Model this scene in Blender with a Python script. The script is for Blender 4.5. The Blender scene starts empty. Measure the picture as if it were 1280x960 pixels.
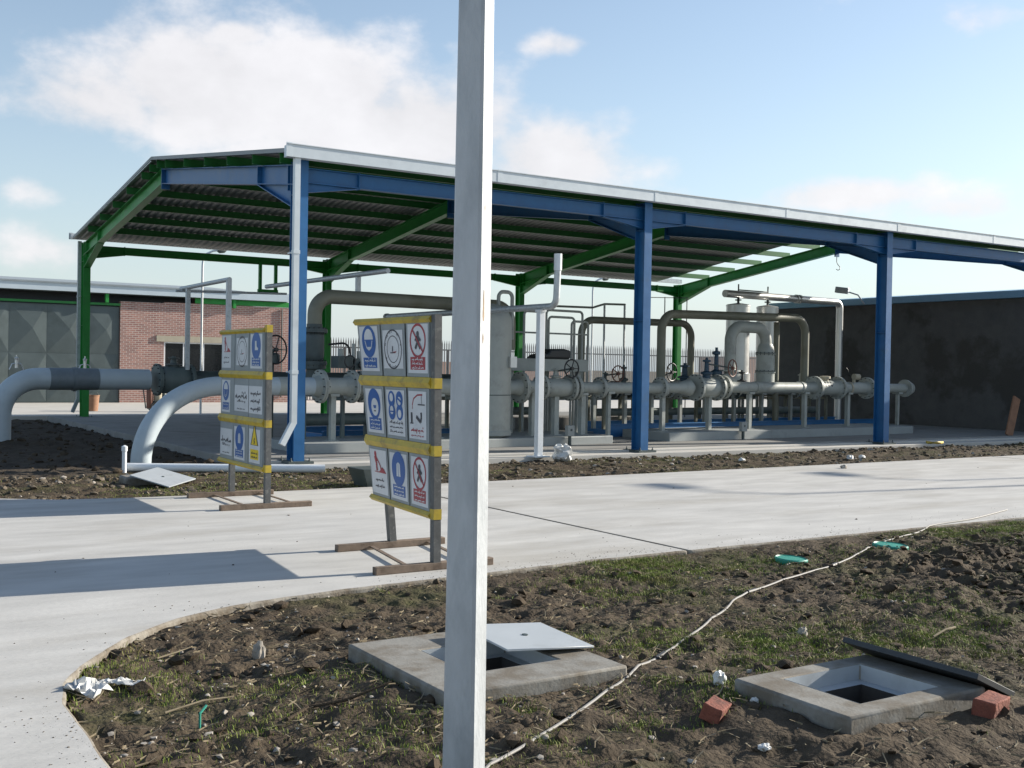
import bpy, bmesh, math, random
import numpy as np
from mathutils import Vector, Matrix, noise
random.seed(7)
SC = bpy.context.scene
COL = SC.collection
rad = math.radians

# ------------------------------------------------------------------ camera, sky, sun, exposure
cam_d = bpy.data.cameras.new('camera'); cam = bpy.data.objects.new('camera', cam_d); COL.objects.link(cam)
cam_d.sensor_width = 36.0; cam_d.lens = 36.0 * 1405.717 / 1280.0
cam_d.clip_start = 0.1; cam_d.clip_end = 6000
def cam_axes(yaw, pitch, roll):
    f = Vector((math.sin(yaw)*math.cos(pitch), math.cos(yaw)*math.cos(pitch), math.sin(pitch)))
    r = Vector((math.cos(yaw), -math.sin(yaw), 0)); u = r.cross(f)
    c, s = math.cos(roll), math.sin(roll)
    return r*c + u*s, -r*s + u*c, f
_r, _u, _f = cam_axes(0.5738365, -0.0137588, 0.0174459)
cam.matrix_world = Matrix(((_r.x, _u.x, -_f.x, -7.11528), (_r.y, _u.y, -_f.y, -17.58354), (_r.z, _u.z, -_f.z, 1.6), (0, 0, 0, 1)))
SC.camera = cam

SUN_EL = rad(20.5)
SUN_H = Vector((1.0, -0.15, 0)).normalized()
TO_SUN = Vector((SUN_H.x*math.cos(SUN_EL), SUN_H.y*math.cos(SUN_EL), math.sin(SUN_EL)))
SUN_ROT = math.atan2(SUN_H.x, SUN_H.y)

W = bpy.data.worlds.new('World'); SC.world = W; W.use_nodes = True
nt = W.node_tree; N = nt.nodes; LK = nt.links
N.clear()
def wn(t, **k):
    n = N.new(t)
    for a, b in k.items(): setattr(n, a, b)
    return n
out = wn('ShaderNodeOutputWorld'); bg = wn('ShaderNodeBackground'); bg.inputs[1].default_value = 0.105
sky = wn('ShaderNodeTexSky', sky_type='NISHITA'); sky.sun_disc = False
sky.sun_elevation = SUN_EL; sky.sun_rotation = SUN_ROT; sky.altitude = 0
sky.air_density = 1.0; sky.dust_density = 0.5; sky.ozone_density = 1.3
tc = wn('ShaderNodeTexCoord')
def vmath(op, a, b=None):
    n = wn('ShaderNodeVectorMath', operation=op)
    if isinstance(a, tuple): n.inputs[0].default_value = a
    else: LK.new(a, n.inputs[0])
    if b is not None:
        if isinstance(b, tuple): n.inputs[1].default_value = b
        else: LK.new(b, n.inputs[1])
    return n
def smath(op, a, b=None, clamp=False):
    n = wn('ShaderNodeMath', operation=op); n.use_clamp = clamp
    for i, x in enumerate((a, b)):
        if x is None: continue
        if isinstance(x, (int, float)): n.inputs[i].default_value = x
        else: LK.new(x, n.inputs[i])
    return n.outputs[0]
dirn = vmath('NORMALIZE', tc.outputs['Generated']).outputs[0]
def cnoise(scale, detail, rough, zs, off):
    m = vmath('MULTIPLY', dirn, (1, 1, zs)).outputs[0]
    m = vmath('ADD', m, off).outputs[0]
    n = wn('ShaderNodeTexNoise'); n.inputs['Scale'].default_value = scale; n.inputs['Detail'].default_value = detail
    n.inputs['Roughness'].default_value = rough; LK.new(m, n.inputs['Vector']); return n.outputs[0]
cn1 = cnoise(9.0, 9, 0.56, 1.5, (3.1, 1.7, 0.4))
cn2 = cnoise(2.6, 4, 0.5, 2.2, (7.3, 0.2, 5.1))
# cumulus banks: centre direction, horizontal radius, vertical radius, weight
BLOBS = [((.215, .950, .212), .085, .040, .95), ((.290, .925, .226), .10, .050, 1.1), ((.375, .897, .228), .10, .048, 1.1),
         ((.455, .866, .208), .11, .048, 1.05), ((.545, .818, .184), .085, .045, .85), ((.312, .912, .272), .030, .013, .8),
         ((.400, .890, .180), .16, .040, .8),
         ((.549, .788, .276), .032, .012, .72), ((.786, .546, .284), .050, .022, .66), ((.165, .977, .136), .040, .020, .7),
         ((.170, .981, .090), .085, .032, .74), ((.745, .650, .150), .10, .016, .62), ((.815, .565, .136), .09, .018, .6),
         ((-.35, .90, .20), .16, .06, .9), ((-.75, .55, .26), .18, .07, .9), ((.93, .15, .30), .16, .06, .7), ((-.5, -.75, .35), .22, .09, .9), ((.35, -.85, .3), .2, .08, .9)]
acc = None
for c, sh, sv, wgt in BLOBS:
    c = Vector(c).normalized()
    d = vmath('SUBTRACT', dirn, tuple(c)).outputs[0]
    d = vmath('MULTIPLY', d, (1/sh, 1/sh, 1/sv)).outputs[0]
    l = vmath('LENGTH', d).outputs['Value']
    g = smath('MULTIPLY', l, l)
    g = smath('MULTIPLY', g, -0.8)
    g = smath('POWER', 2.718, g)
    g = smath('MULTIPLY', g, wgt)
    acc = g if acc is None else smath('MAXIMUM', acc, g)
wide = smath('MULTIPLY', smath('SUBTRACT', cn2, 0.50), 0.9)
v = smath('ADD', acc, smath('MULTIPLY', smath('SUBTRACT', cn1, 0.5), 1.9))
v = smath('ADD', v, wide)
mr = wn('ShaderNodeMapRange', interpolation_type='SMOOTHSTEP'); LK.new(v, mr.inputs[0])
mr.inputs[1].default_value = 0.36; mr.inputs[2].default_value = 0.85; mr.inputs[3].default_value = 0; mr.inputs[4].default_value = 0.90
# cloud tone: brighter tops, greyer cores, and the same fall-off towards the zenith as the sky
tone = smath('ADD', smath('MULTIPLY', cn1, 2.8), 3.5)
ccol = wn('ShaderNodeCombineXYZ')
LK.new(smath('MULTIPLY', tone, 1.02), ccol.inputs[0]); LK.new(smath('MULTIPLY', tone, 1.0), ccol.inputs[1]); LK.new(smath('MULTIPLY', tone, 1.02), ccol.inputs[2])
hsv = wn('ShaderNodeHueSaturation'); hsv.inputs['Saturation'].default_value = 0.92; hsv.inputs['Value'].default_value = 1.0
LK.new(sky.outputs[0], hsv.inputs['Color'])
sepd = wn('ShaderNodeSeparateXYZ'); LK.new(dirn, sepd.inputs[0])
hz = smath('POWER', 2.718, smath('MULTIPLY', smath('MAXIMUM', sepd.outputs[2], 0.0), -7.5))
hz = smath('MULTIPLY', hz, 0.97)
mixh = wn('ShaderNodeMix', data_type='RGBA'); LK.new(hz, mixh.inputs[0]); LK.new(hsv.outputs[0], mixh.inputs[6]); mixh.inputs[7].default_value = (3.40, 3.90, 4.25, 1)
mixc = wn('ShaderNodeMix', data_type='RGBA'); LK.new(mr.outputs[0], mixc.inputs[0])
LK.new(mixh.outputs[2], mixc.inputs[6]); LK.new(ccol.outputs[0], mixc.inputs[7])
LK.new(mixc.outputs[2], bg.inputs[0]); LK.new(bg.outputs[0], out.inputs[0])

sun_d = bpy.data.lights.new('sun', 'SUN'); sun = bpy.data.objects.new('sun', sun_d); COL.objects.link(sun)
sun_d.energy = 5.0; sun_d.angle = rad(0.55); sun_d.color = (1.0, 0.93, 0.82)
sun.rotation_euler = TO_SUN.to_track_quat('Z', 'Y').to_euler()
SC.view_settings.view_transform = 'Standard'; SC.view_settings.look = 'None'
SC.view_settings.exposure = 0.80; SC.view_settings.gamma = 1.0; SC.view_settings.use_curve_mapping = False
SC.cycles.max_bounces = 6; SC.cycles.diffuse_bounces = 4; SC.cycles.glossy_bounces = 3; SC.cycles.use_denoising = True

# ------------------------------------------------------------------ materials
def srgb(r, g, b):
    f = lambda c: (c/255/12.92 if c/255 <= .04045 else ((c/255+.055)/1.055)**2.4)
    return (f(r), f(g), f(b))
def mat(name, base, rough=0.55, var=0.12, scale=5.0, bump=0.0, bscale=40.0, metal=0.0, second=None, thr=(0.5, 0.65), sscale=3.0, streak=None, spec=0.5, sdetail=6):
    """painted or mineral surface: base colour with soft tone noise, an optional second colour in noise-shaped patches, fine relief"""
    m = bpy.data.materials.new(name); m.use_nodes = True
    t = m.node_tree; n = t.nodes; l = t.links
    b = n['Principled BSDF']; b.inputs['Metallic'].default_value = metal; b.inputs['Specular IOR Level'].default_value = spec
    c = n.new('ShaderNodeTexCoord')
    geo = n.new('ShaderNodeNewGeometry')
    pos = geo.outputs['Position']
    if streak:
        mp = n.new('ShaderNodeMapping'); mp.inputs['Scale'].default_value = streak; l.new(pos, mp.inputs['Vector']); vec = mp.outputs[0]
    else: vec = pos
    nz = n.new('ShaderNodeTexNoise'); nz.inputs['Scale'].default_value = scale; nz.inputs['Detail'].default_value = 7; nz.inputs['Roughness'].default_value = .62
    l.new(vec, nz.inputs['Vector'])
    r = n.new('ShaderNodeMapRange'); r.inputs[1].default_value = .25; r.inputs[2].default_value = .75; r.inputs[3].default_value = 1-var; r.inputs[4].default_value = 1+var
    l.new(nz.outputs[0], r.inputs[0])
    mul = n.new('ShaderNodeVectorMath'); mul.operation = 'SCALE'; mul.inputs[0].default_value = base[:3]; l.new(r.outputs[0], mul.inputs['Scale'])
    col = mul.outputs[0]
    if second is not None:
        n2 = n.new('ShaderNodeTexNoise'); n2.inputs['Scale'].default_value = sscale; n2.inputs['Detail'].default_value = sdetail; n2.inputs['Roughness'].default_value = .65
        off = n.new('ShaderNodeVectorMath'); off.operation = 'ADD'; off.inputs[1].default_value = (13.7, 5.1, 9.3); l.new(vec, off.inputs[0]); l.new(off.outputs[0], n2.inputs['Vector'])
        r2 = n.new('ShaderNodeMapRange'); r2.inputs[1].default_value = thr[0]; r2.inputs[2].default_value = thr[1]; l.new(n2.outputs[0], r2.inputs[0])
        mx = n.new('ShaderNodeMix'); mx.data_type = 'RGBA'; l.new(r2.outputs[0], mx.inputs[0]); l.new(col, mx.inputs[6]); mx.inputs[7].default_value = (*second[:3], 1)
        col = mx.outputs[2]
    l.new(col, b.inputs['Base Color'])
    rr = n.new('ShaderNodeMapRange'); rr.inputs[3].default_value = max(0, rough-.1); rr.inputs[4].default_value = min(1, rough+.1); l.new(nz.outputs[0], rr.inputs[0]); l.new(rr.outputs[0], b.inputs['Roughness'])
    if bump:
        n3 = n.new('ShaderNodeTexNoise'); n3.inputs['Scale'].default_value = bscale; n3.inputs['Detail'].default_value = 5; l.new(vec, n3.inputs['Vector'])
        bp = n.new('ShaderNodeBump'); bp.inputs['Strength'].default_value = bump; bp.inputs['Distance'].default_value = .02; l.new(n3.outputs[0], bp.inputs['Height']); l.new(bp.outputs[0], b.inputs['Normal'])
    return m
M = {}
M['concrete_road'] = mat('concrete_road', (.485, .475, .45), .85, .17, 2.2, .15, 55, second=(.36, .34, .305), thr=(.49, .76), sscale=.8, streak=(.45, 1.5, 1), spec=.25)
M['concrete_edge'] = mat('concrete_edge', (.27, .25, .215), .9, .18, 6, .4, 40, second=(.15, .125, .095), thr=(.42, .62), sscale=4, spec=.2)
M['concrete_slab'] = mat('concrete_slab', (.27, .265, .25), .85, .14, 2.0, .2, 50, second=(.20, .19, .175), thr=(.52, .7), sscale=1.3, spec=.25)  # grey lowered so the colour carries the canopy's shade
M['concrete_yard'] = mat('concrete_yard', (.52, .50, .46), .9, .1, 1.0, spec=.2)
M['concrete_old'] = mat('concrete_old', (.26, .25, .225), .9, .16, 9, .12, 60, second=(.17, .148, .118), thr=(.42, .64), sscale=5, spec=.2)
M['soil'] = mat('soil', (.078, .060, .041), .95, .55, 4.2, 1.0, 34, second=(.062, .062, .028), thr=(.52, .68), sscale=1.1, spec=.15)
M['soil_dark'] = mat('soil_dark', (.075, .060, .045), .95, .35, 5, .9, 30, second=(.085, .067, .046), thr=(.5, .7), sscale=1.6, spec=.15)
M['far_ground'] = mat('far_ground', (.16, .135, .10), .95, .2, .05, spec=.1)
M['rubble'] = mat('rubble', (.125, .105, .08), .95, .45, 9, .5, 60, spec=.12)
M['clod'] = mat('clod', (.070, .054, .038), .95, .4, 9, .5, 60, spec=.12)
M['pebble'] = mat('pebble', (.34, .31, .27), .9, .45, 14, spec=.2)
M['straw'] = mat('straw', (.24, .20, .135), .85, .4, 12, spec=.2)
M['grass'] = mat('grass', (.165, .215, .035), .7, .35, 2.2, second=(.20, .17, .06), thr=(.52, .68), sscale=3, spec=.3)
M['blue_paint'] = mat('blue_paint', (.017, .115, .29), .42, .14, 4, second=(.03, .10, .20), thr=(.58, .75), sscale=2.5)
M['green_paint'] = mat('green_paint', (.020, .25, .040), .45, .14, 4, second=(.03, .18, .045), thr=(.58, .75), sscale=2.5)
M['green_dark'] = mat('green_dark', (.018, .16, .034), .5, .14, 4)  # frame green darkened with roof shade for purlins; door track uses it too
M['galv'] = mat('galv', (.50, .53, .55), .42, .1, 9, metal=.35, second=(.40, .43, .45), thr=(.5, .62), sscale=14)
M['galv_roof'] = mat('galv_roof', (.25, .26, .26), .5, .14, 3, metal=.3)
M['gutter_metal'] = mat('gutter_metal', (.62, .67, .70), .4, .06, 5, metal=.15, second=(.5, .54, .57), thr=(.55, .75), sscale=2)
M['pole'] = mat('pole', (.40, .425, .445), .6, .18, 5, .18, 90, metal=.1, second=(.30, .325, .345), thr=(.46, .68), sscale=7, streak=(1, 1, .35))
M['rust'] = mat('rust', (.26, .19, .13), .85, .3, 20)
M['pipe_blue'] = mat('pipe_blue', (.42, .485, .52), .45, .06, 3, second=(.36, .42, .455), thr=(.52, .7), sscale=2.2)
M['pipe_grey'] = mat('pipe_grey', (.34, .36, .335), .5, .12, 4, second=(.245, .255, .23), thr=(.54, .74), sscale=3)
M['pipe_olive'] = mat('pipe_olive', (.20, .20, .155), .5, .1, 3, second=(.16, .155, .11), thr=(.5, .7), sscale=2)
M['wrap_tape'] = mat('wrap_tape', (.15, .18, .20), .5, .15, 8)
M['dark_steel'] = mat('dark_steel', (.065, .085, .085), .5, .2, 8)
M['valve_grey'] = mat('valve_grey', (.115, .145, .14), .5, .15, 6)
M['black_steel'] = mat('black_steel', (.018, .02, .022), .45, .2, 8)
M['stainless'] = mat('stainless', (.66, .67, .66), .33, .06, 5, metal=.6)
M['blue_valve'] = mat('blue_valve', (.018, .055, .095), .45, .15, 6)
M['red_iron'] = mat('red_iron', (.16, .07, .05), .6, .2, 9)
M['white_paint'] = mat('white_paint', (.74, .77, .79), .45, .05, 4, second=(.62, .64, .64), thr=(.55, .75), sscale=4)
M['sign_grey'] = mat('sign_grey', (.235, .265, .275), .5, .12, 7)
M['sign_yellow'] = mat('sign_yellow', (.46, .335, .03), .5, .18, 9, second=(.29, .21, .04), thr=(.5, .68), sscale=8)
M['sticker'] = mat('sticker', (.56, .58, .60), .4, .10, 6)
M['ink_blue'] = mat('ink_blue', (.02, .095, .31), .4, .08, 9)
M['ink_red'] = mat('ink_red', (.30, .022, .04), .4, .1, 9)
M['ink_dark'] = mat('ink_dark', (.035, .04, .055), .4, .1, 9)
M['ink_yellow'] = mat('ink_yellow', (.68, .50, .02), .4, .08, 9)
M['post_iron'] = mat('post_iron', (.085, .088, .088), .6, .35, 12, second=(.19, .19, .18), thr=(.56, .72), sscale=16)
M['foot_iron'] = mat('foot_iron', (.17, .125, .092), .8, .3, 12, second=(.095, .065, .045), thr=(.5, .66), sscale=10)
M['lid_steel'] = mat('lid_steel', (.40, .43, .45), .5, .05, 6, second=(.33, .35, .36), thr=(.55, .75), sscale=5)
M['lid_dark'] = mat('lid_dark', (.035, .04, .045), .6, .2, 7)
M['shaft'] = mat('shaft', (.045, .043, .04), .95, .25, 6)  # near-black walls put the deep hole's shade into the colour
M['brick_red'] = mat('brick_red', (.22, .07, .045), .9, .25, 18, .4, 50, second=(.12, .045, .032), thr=(.5, .66), sscale=12)
M['cable'] = mat('cable', (.22, .21, .195), .6, .14, 9)
M['tape_black'] = mat('tape_black', (.012, .012, .013), .5, .1, 9)
M['plastic_white'] = mat('plastic_white', (.60, .60, .58), .5, .08, 12)
M['plastic_green'] = mat('plastic_green', (.03, .26, .19), .45, .1, 9)
M['door_green'] = mat('door_green', (.080, .105, .108), .5, .14, 2, second=(.062, .082, .082), thr=(.5, .7), sscale=1.2)
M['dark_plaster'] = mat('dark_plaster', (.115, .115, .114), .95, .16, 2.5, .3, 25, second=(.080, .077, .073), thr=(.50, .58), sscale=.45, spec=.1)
M['fascia_blue'] = mat('fascia_blue', (.20, .36, .50), .5, .08, 2)
M['roof_dark'] = mat('roof_dark', (.27, .31, .33), .7, .12, 2)
M['fascia_pale'] = mat('fascia_pale', (.52, .60, .65), .45, .06, 2)
M['cream'] = mat('cream', (.42, .38, .29), .8, .1, 4)
M['glass_dark'] = mat('glass_dark', (.012, .014, .016), .12, .1, 3)
M['wall_pink'] = mat('wall_pink', (.36, .24, .195), .95, .14, 1.2)
M['fence_steel'] = mat('fence_steel', (.11, .115, .12), .5, .1, 6)
M['wood_brown'] = mat('wood_brown', (.28, .15, .09), .8, .25, 8)
M['tarp_yellow'] = mat('tarp_yellow', (.50, .36, .06), .6, .15, 6)
M['tarp_blue'] = mat('tarp_blue', (.10, .22, .42), .5, .15, 6)
M['purple_plastic'] = mat('purple_plastic', (.22, .20, .34), .5, .1, 6)
def brick_mat():
    m = bpy.data.materials.new('brickwork'); m.use_nodes = True; t = m.node_tree; n = t.nodes; l = t.links; b = n['Principled BSDF']
    g = n.new('ShaderNodeNewGeometry'); sep = n.new('ShaderNodeSeparateXYZ'); l.new(g.outputs['Position'], sep.inputs[0])
    add = n.new('ShaderNodeMath'); add.operation = 'ADD'; l.new(sep.outputs[0], add.inputs[0]); l.new(sep.outputs[1], add.inputs[1])
    cmb = n.new('ShaderNodeCombineXYZ'); l.new(add.outputs[0], cmb.inputs[0]); l.new(sep.outputs[2], cmb.inputs[1])
    bt = n.new('ShaderNodeTexBrick'); l.new(cmb.outputs[0], bt.inputs['Vector']); bt.inputs['Scale'].default_value = 1.0
    bt.inputs['Brick Width'].default_value = .23; bt.inputs['Row Height'].default_value = .078; bt.inputs['Mortar Size'].default_value = .011; bt.inputs['Mortar Smooth'].default_value = .2
    bt.inputs['Color1'].default_value = (.38, .20, .165, 1); bt.inputs['Color2'].default_value = (.25, .135, .12, 1); bt.inputs['Mortar'].default_value = (.50, .44, .39, 1); bt.inputs['Bias'].default_value = -.1
    nz = n.new('ShaderNodeTexNoise'); nz.inputs['Scale'].default_value = 1.6; nz.inputs['Detail'].default_value = 6; l.new(g.outputs['Position'], nz.inputs['Vector'])
    r = n.new('ShaderNodeMapRange'); r.inputs[3].default_value = .8; r.inputs[4].default_value = 1.2; l.new(nz.outputs[0], r.inputs[0])
    sc = n.new('ShaderNodeVectorMath'); sc.operation = 'SCALE'; l.new(bt.outputs[0], sc.inputs[0]); l.new(r.outputs[0], sc.inputs['Scale']); l.new(sc.outputs[0], b.inputs['Base Color'])
    b.inputs['Roughness'].default_value = .9
    bp = n.new('ShaderNodeBump'); bp.inputs['Distance'].default_value = .01; bp.inputs['Strength'].default_value = .6; bp.invert = True; l.new(bt.outputs['Fac'], bp.inputs['Height']); l.new(bp.outputs[0], b.inputs['Normal'])
    return m
M['brickwork'] = brick_mat()

# ------------------------------------------------------------------ mesh helpers
V = Vector
class MB:
    def __init__(s): s.v = []; s.f = []
    def add(s, vs, fs):
        n = len(s.v); s.v += [tuple(p) for p in vs]; s.f += [tuple(i+n for i in f) for f in fs]; return s
    def obox(s, c, X, Y, Z):
        c, X, Y, Z = V(c), V(X), V(Y), V(Z)
        if X.cross(Y).dot(Z) < 0: X = -X
        vs = [c+a*X+b*Y+d*Z for d in (-1, 1) for b in (-1, 1) for a in (-1, 1)]
        return s.add(vs, [(0,2,3,1), (4,5,7,6), (0,1,5,4), (2,6,7,3), (0,4,6,2), (1,3,7,5)])
    def box(s, a, b):
        c = [(a[i]+b[i])/2 for i in range(3)]; h = [abs(b[i]-a[i])/2 for i in range(3)]
        return s.obox(c, (h[0],0,0), (0,h[1],0), (0,0,h[2]))
    def beam(s, p0, p1, w, h, up=(0,0,1)):
        p0, p1 = V(p0), V(p1); d = p1-p0; side = d.cross(V(up)).normalized(); u = side.cross(d).normalized()
        return s.obox((p0+p1)/2, d/2, side*w/2, u*h/2)
    def prism(s, poly, vec):
        n = len(poly); a = [V(p) for p in poly]; vec = V(vec); b = [p+vec for p in a]
        fs = [tuple(range(n-1, -1, -1)), tuple(range(n, 2*n))]+[(i, (i+1) % n, n+(i+1) % n, n+i) for i in range(n)]
        nrm = V((0,0,0))
        for i in range(n): nrm += a[i].cross(a[(i+1) % n])
        if nrm.dot(vec) < 0: fs = [tuple(reversed(f)) for f in fs]
        return s.add(a+b, fs)
    def ring(s, c, ax, r, n, ref=None):
        ax = V(ax).normalized(); ref = V(ref) if ref is not None else (V((0,0,1)) if abs(ax.z) < .9 else V((1,0,0)))
        x = ref.cross(ax).normalized(); y = ax.cross(x); c = V(c)
        return [c+x*r*math.cos(2*math.pi*i/n)+y*r*math.sin(2*math.pi*i/n) for i in range(n)]
    def lathe(s, p0, ax, prof, n=20, caps=True):
        ax = V(ax).normalized(); base = len(s.v); p0 = V(p0)
        vs = []; k = len(prof)
        for r, t in prof: vs += s.ring(p0+ax*t, ax, max(r, 1e-4), n)
        fs = [(j*n+i, j*n+(i+1) % n, (j+1)*n+(i+1) % n, (j+1)*n+i) for j in range(k-1) for i in range(n)]
        if caps: fs += [tuple(range(n-1, -1, -1)), tuple((k-1)*n+i for i in range(n))]
        return s.add(vs, fs)
    def cyl(s, p0, p1, r0, r1=None, n=16):
        p0, p1 = V(p0), V(p1); return s.lathe(p0, p1-p0, [(r0, 0), (r0 if r1 is None else r1, (p1-p0).length)], n)
    def tube(s, pts, r, n=12, caps=True):
        pts = [V(p) for p in pts]; k = len(pts); rs = r if isinstance(r, (list, tuple)) else [r]*k
        t0 = (pts[1]-pts[0]).normalized(); x = t0.cross(V((0,0,1)) if abs(t0.z) < .9 else V((1,0,0))).normalized(); vs = []
        for i in range(k):
            t = (pts[min(i+1, k-1)]-pts[max(i-1, 0)]).normalized(); x = (x-t*x.dot(t)).normalized(); y = t.cross(x)
            vs += [pts[i]+x*rs[i]*math.cos(2*math.pi*j/n)+y*rs[i]*math.sin(2*math.pi*j/n) for j in range(n)]
        fs = [(a*n+i, a*n+(i+1) % n, (a+1)*n+(i+1) % n, (a+1)*n+i) for a in range(k-1) for i in range(n)]
        if caps: fs += [tuple(range(n-1, -1, -1)), tuple((k-1)*n+i for i in range(n))]
        return s.add(vs, fs)
    def torus(s, c, ax, R, r, n=28, m=8):
        cs = s.ring(c, ax, R, n); ax = V(ax).normalized(); c = V(c); vs = []
        for p in cs:
            d = (p-c).normalized(); vs += [p+d*r*math.cos(2*math.pi*j/m)+ax*r*math.sin(2*math.pi*j/m) for j in range(m)]
        return s.add(vs, [(i*m+j, ((i+1) % n)*m+j, ((i+1) % n)*m+(j+1) % m, i*m+(j+1) % m) for i in range(n) for j in range(m)])
    def ibeam(s, p0, p1, w, h, tf=.014, tw=.01, up=(0,0,1)):
        p0, p1 = V(p0), V(p1); d = p1-p0; side = d.cross(V(up)).normalized(); u = side.cross(d).normalized()
        o = u*(h/2-tf/2)
        for c in (o, -o): s.obox((p0+p1)/2+c, d/2, side*w/2, u*tf/2)
        return s.obox((p0+p1)/2, d/2, side*tw/2, u*(h/2-tf+.001))
def fillet(pts, r, n=8):
    pts = [V(p) for p in pts]; o = [pts[0]]
    for i in range(1, len(pts)-1):
        a, b, c = pts[i-1], pts[i], pts[i+1]; d0 = (a-b).normalized(); d1 = (c-b).normalized()
        ang = d0.angle(d1); t = min(r/math.tan(ang/2), (a-b).length*.98, (c-b).length*.98); rr = t*math.tan(ang/2)
        cen = b+(d0+d1).normalized()*(rr/math.sin(ang/2)); s0 = b+d0*t-cen; s1 = b+d1*t-cen; th = s0.angle(s1)
        for k in range(n+1):
            q = k/n; o.append(cen+(s0*math.sin((1-q)*th)+s1*math.sin(q*th))/math.sin(th))
    o.append(pts[-1]); return o
def mesh(name, mb, m, smooth=40):
    me = bpy.data.meshes.new(name); me.from_pydata(mb.v, [], mb.f); me.update()
    if m is not None: me.materials.append(M[m] if isinstance(m, str) else m)
    if smooth and len(me.polygons):
        me.polygons.foreach_set('use_smooth', [True]*len(me.polygons)); me.set_sharp_from_angle(angle=rad(smooth))
    return me
def bevel(o, w=.008, seg=2):
    b = o.modifiers.new('bevel', 'BEVEL'); b.width = w; b.segments = seg; b.limit_method = 'ANGLE'; b.angle_limit = rad(40); return o
def tag(o, label=None, cat=None, group=None, kind=None):
    if label: o['label'] = label
    if cat: o['category'] = cat
    if group: o['group'] = group
    if kind: o['kind'] = kind
    return o
def thing(name, label, cat, loc, group=None):
    o = bpy.data.objects.new(name, None); COL.objects.link(o); o.location = loc; o.empty_display_size = .2; return tag(o, label, cat, group)
def wloc(o):
    l = V(o.location)
    while o.parent: o = o.parent; l += V(o.location)
    return l
def part(name, mb, m, parent, label=None, smooth=40, kind=None):
    me = mb if isinstance(mb, bpy.types.Mesh) else mesh(name, mb, m, smooth)
    o = bpy.data.objects.new(name, me); COL.objects.link(o); o.parent = parent; o.location = -wloc(parent)
    return tag(o, label, kind=kind)
def solo(name, mb, m, label, cat, group=None, smooth=40, kind=None):
    a = np.array(mb.v); c = (a.min(0)+a.max(0))/2; c[2] = a[:, 2].min()
    mb.v = [tuple(p) for p in (a-c)]
    o = bpy.data.objects.new(name, mesh(name, mb, m, smooth)); COL.objects.link(o); o.location = c; return tag(o, label, cat, group, kind)
def struct(name, mb, m, smooth=40, kind='structure'):
    o = bpy.data.objects.new(name, mesh(name, mb, m, smooth)); COL.objects.link(o); o['kind'] = kind; return o
def copy_thing(root, delta, label=None):
    r = root.copy(); COL.objects.link(r); r.location = V(root.location)+V(delta)
    if label: r['label'] = label
    def kids(a, b):
        for ch in [c for c in a.children]:
            k = ch.copy(); COL.objects.link(k); k.parent = b; kids(ch, k)
    kids(root, r); return r

# ------------------------------------------------------------------ noise for the ground
def _hash(ix, iy, s):
    h = (ix.astype(np.int64)*374761393+iy.astype(np.int64)*668265263+s*1442695041) & 0xffffffff
    h = ((h ^ (h >> 13))*1274126177) & 0xffffffff
    return ((h ^ (h >> 16)) & 0xffff)/65535.0
def vnoise(x, y, s=0):
    ix = np.floor(x); iy = np.floor(y); fx = x-ix; fy = y-iy; fx = fx*fx*(3-2*fx); fy = fy*fy*(3-2*fy)
    a = _hash(ix, iy, s); b = _hash(ix+1, iy, s); c = _hash(ix, iy+1, s); d = _hash(ix+1, iy+1, s)
    return a+(b-a)*fx+(c-a)*fy+(a-b-c+d)*fx*fy
def fbm(x, y, o=4, s=0, g=.5):
    t = 0; a = 1; n = 0
    for k in range(o): t = t+a*vnoise(x*2**k, y*2**k, s+k*17); n += a; a *= g
    return t/n
EDGE = [(-6.02, -30), (-6.0, -12.9), (-5.98, -12.45), (-5.96, -11.9), (-5.90, -11.55), (-5.71, -11.18), (-5.37, -10.70), (-4.98, -10.36), (-4.54, -10.15), (-4.12, -10.05), (-3.61, -9.98), (-2.3, -9.90), (-1.2, -9.80)]
def edge_v(u):
    e = [(a, b) for a, b in EDGE[2:]]; return np.interp(u, [a for a, b in e], [b for a, b in e], left=-30, right=-9.78)
HOLES = [(-4.12, -3.56, -12.60, -12.06), (-2.84, -2.26, -14.05, -13.56)]
def soil_near(u, v):
    u = np.asarray(u, float); v = np.asarray(v, float)
    z = -.085+(fbm(u*.55, v*.55, 3, 1)-.5)*.13
    till = np.clip((u+1.0)/3.0, 0, 1)*np.clip((-10.35-v)/.8, 0, 1)
    lump = np.abs(fbm(u*3.3, v*3.3, 3, 9)-.5)*2
    z = z+(lump-.25)*(.05+.085*till)+(fbm(u*11, v*11, 4, 5, .6)-.5)*(.075+.05*till)
    ev = edge_v(u)
    d = np.where(u < -5.97, -1, ev-v)
    k = np.clip(1-d/.45, 0, 1); z = z*(1-k)+(-.072+(z+.085)*.35)*k; z = np.where(d < 0.3, np.minimum(z, -.058), z)
    z = np.where(d < 0, -.24, z)
    for (a, b, c, e, tz) in ((-4.42, -3.30, -12.90, -11.73, -.05), (-3.08, -2.05, -14.20, -13.42, -.02)):
        dd = np.hypot(np.maximum(np.maximum(a-u, u-b), 0), np.maximum(np.maximum(c-v, v-e), 0)); k = np.clip((.55-dd)/.5, 0, 1); k = k*k*(3-2*k)
        z = z*(1-k)+(tz+(z+.085)*.7)*k
        z = np.where(dd <= 0, -.16, z)
    for (a, b, c, e) in HOLES:
        z = np.where((u > a-.02) & (u < b+.02) & (v > c-.02) & (v < e+.02), -2.6, z)
    return z
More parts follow.
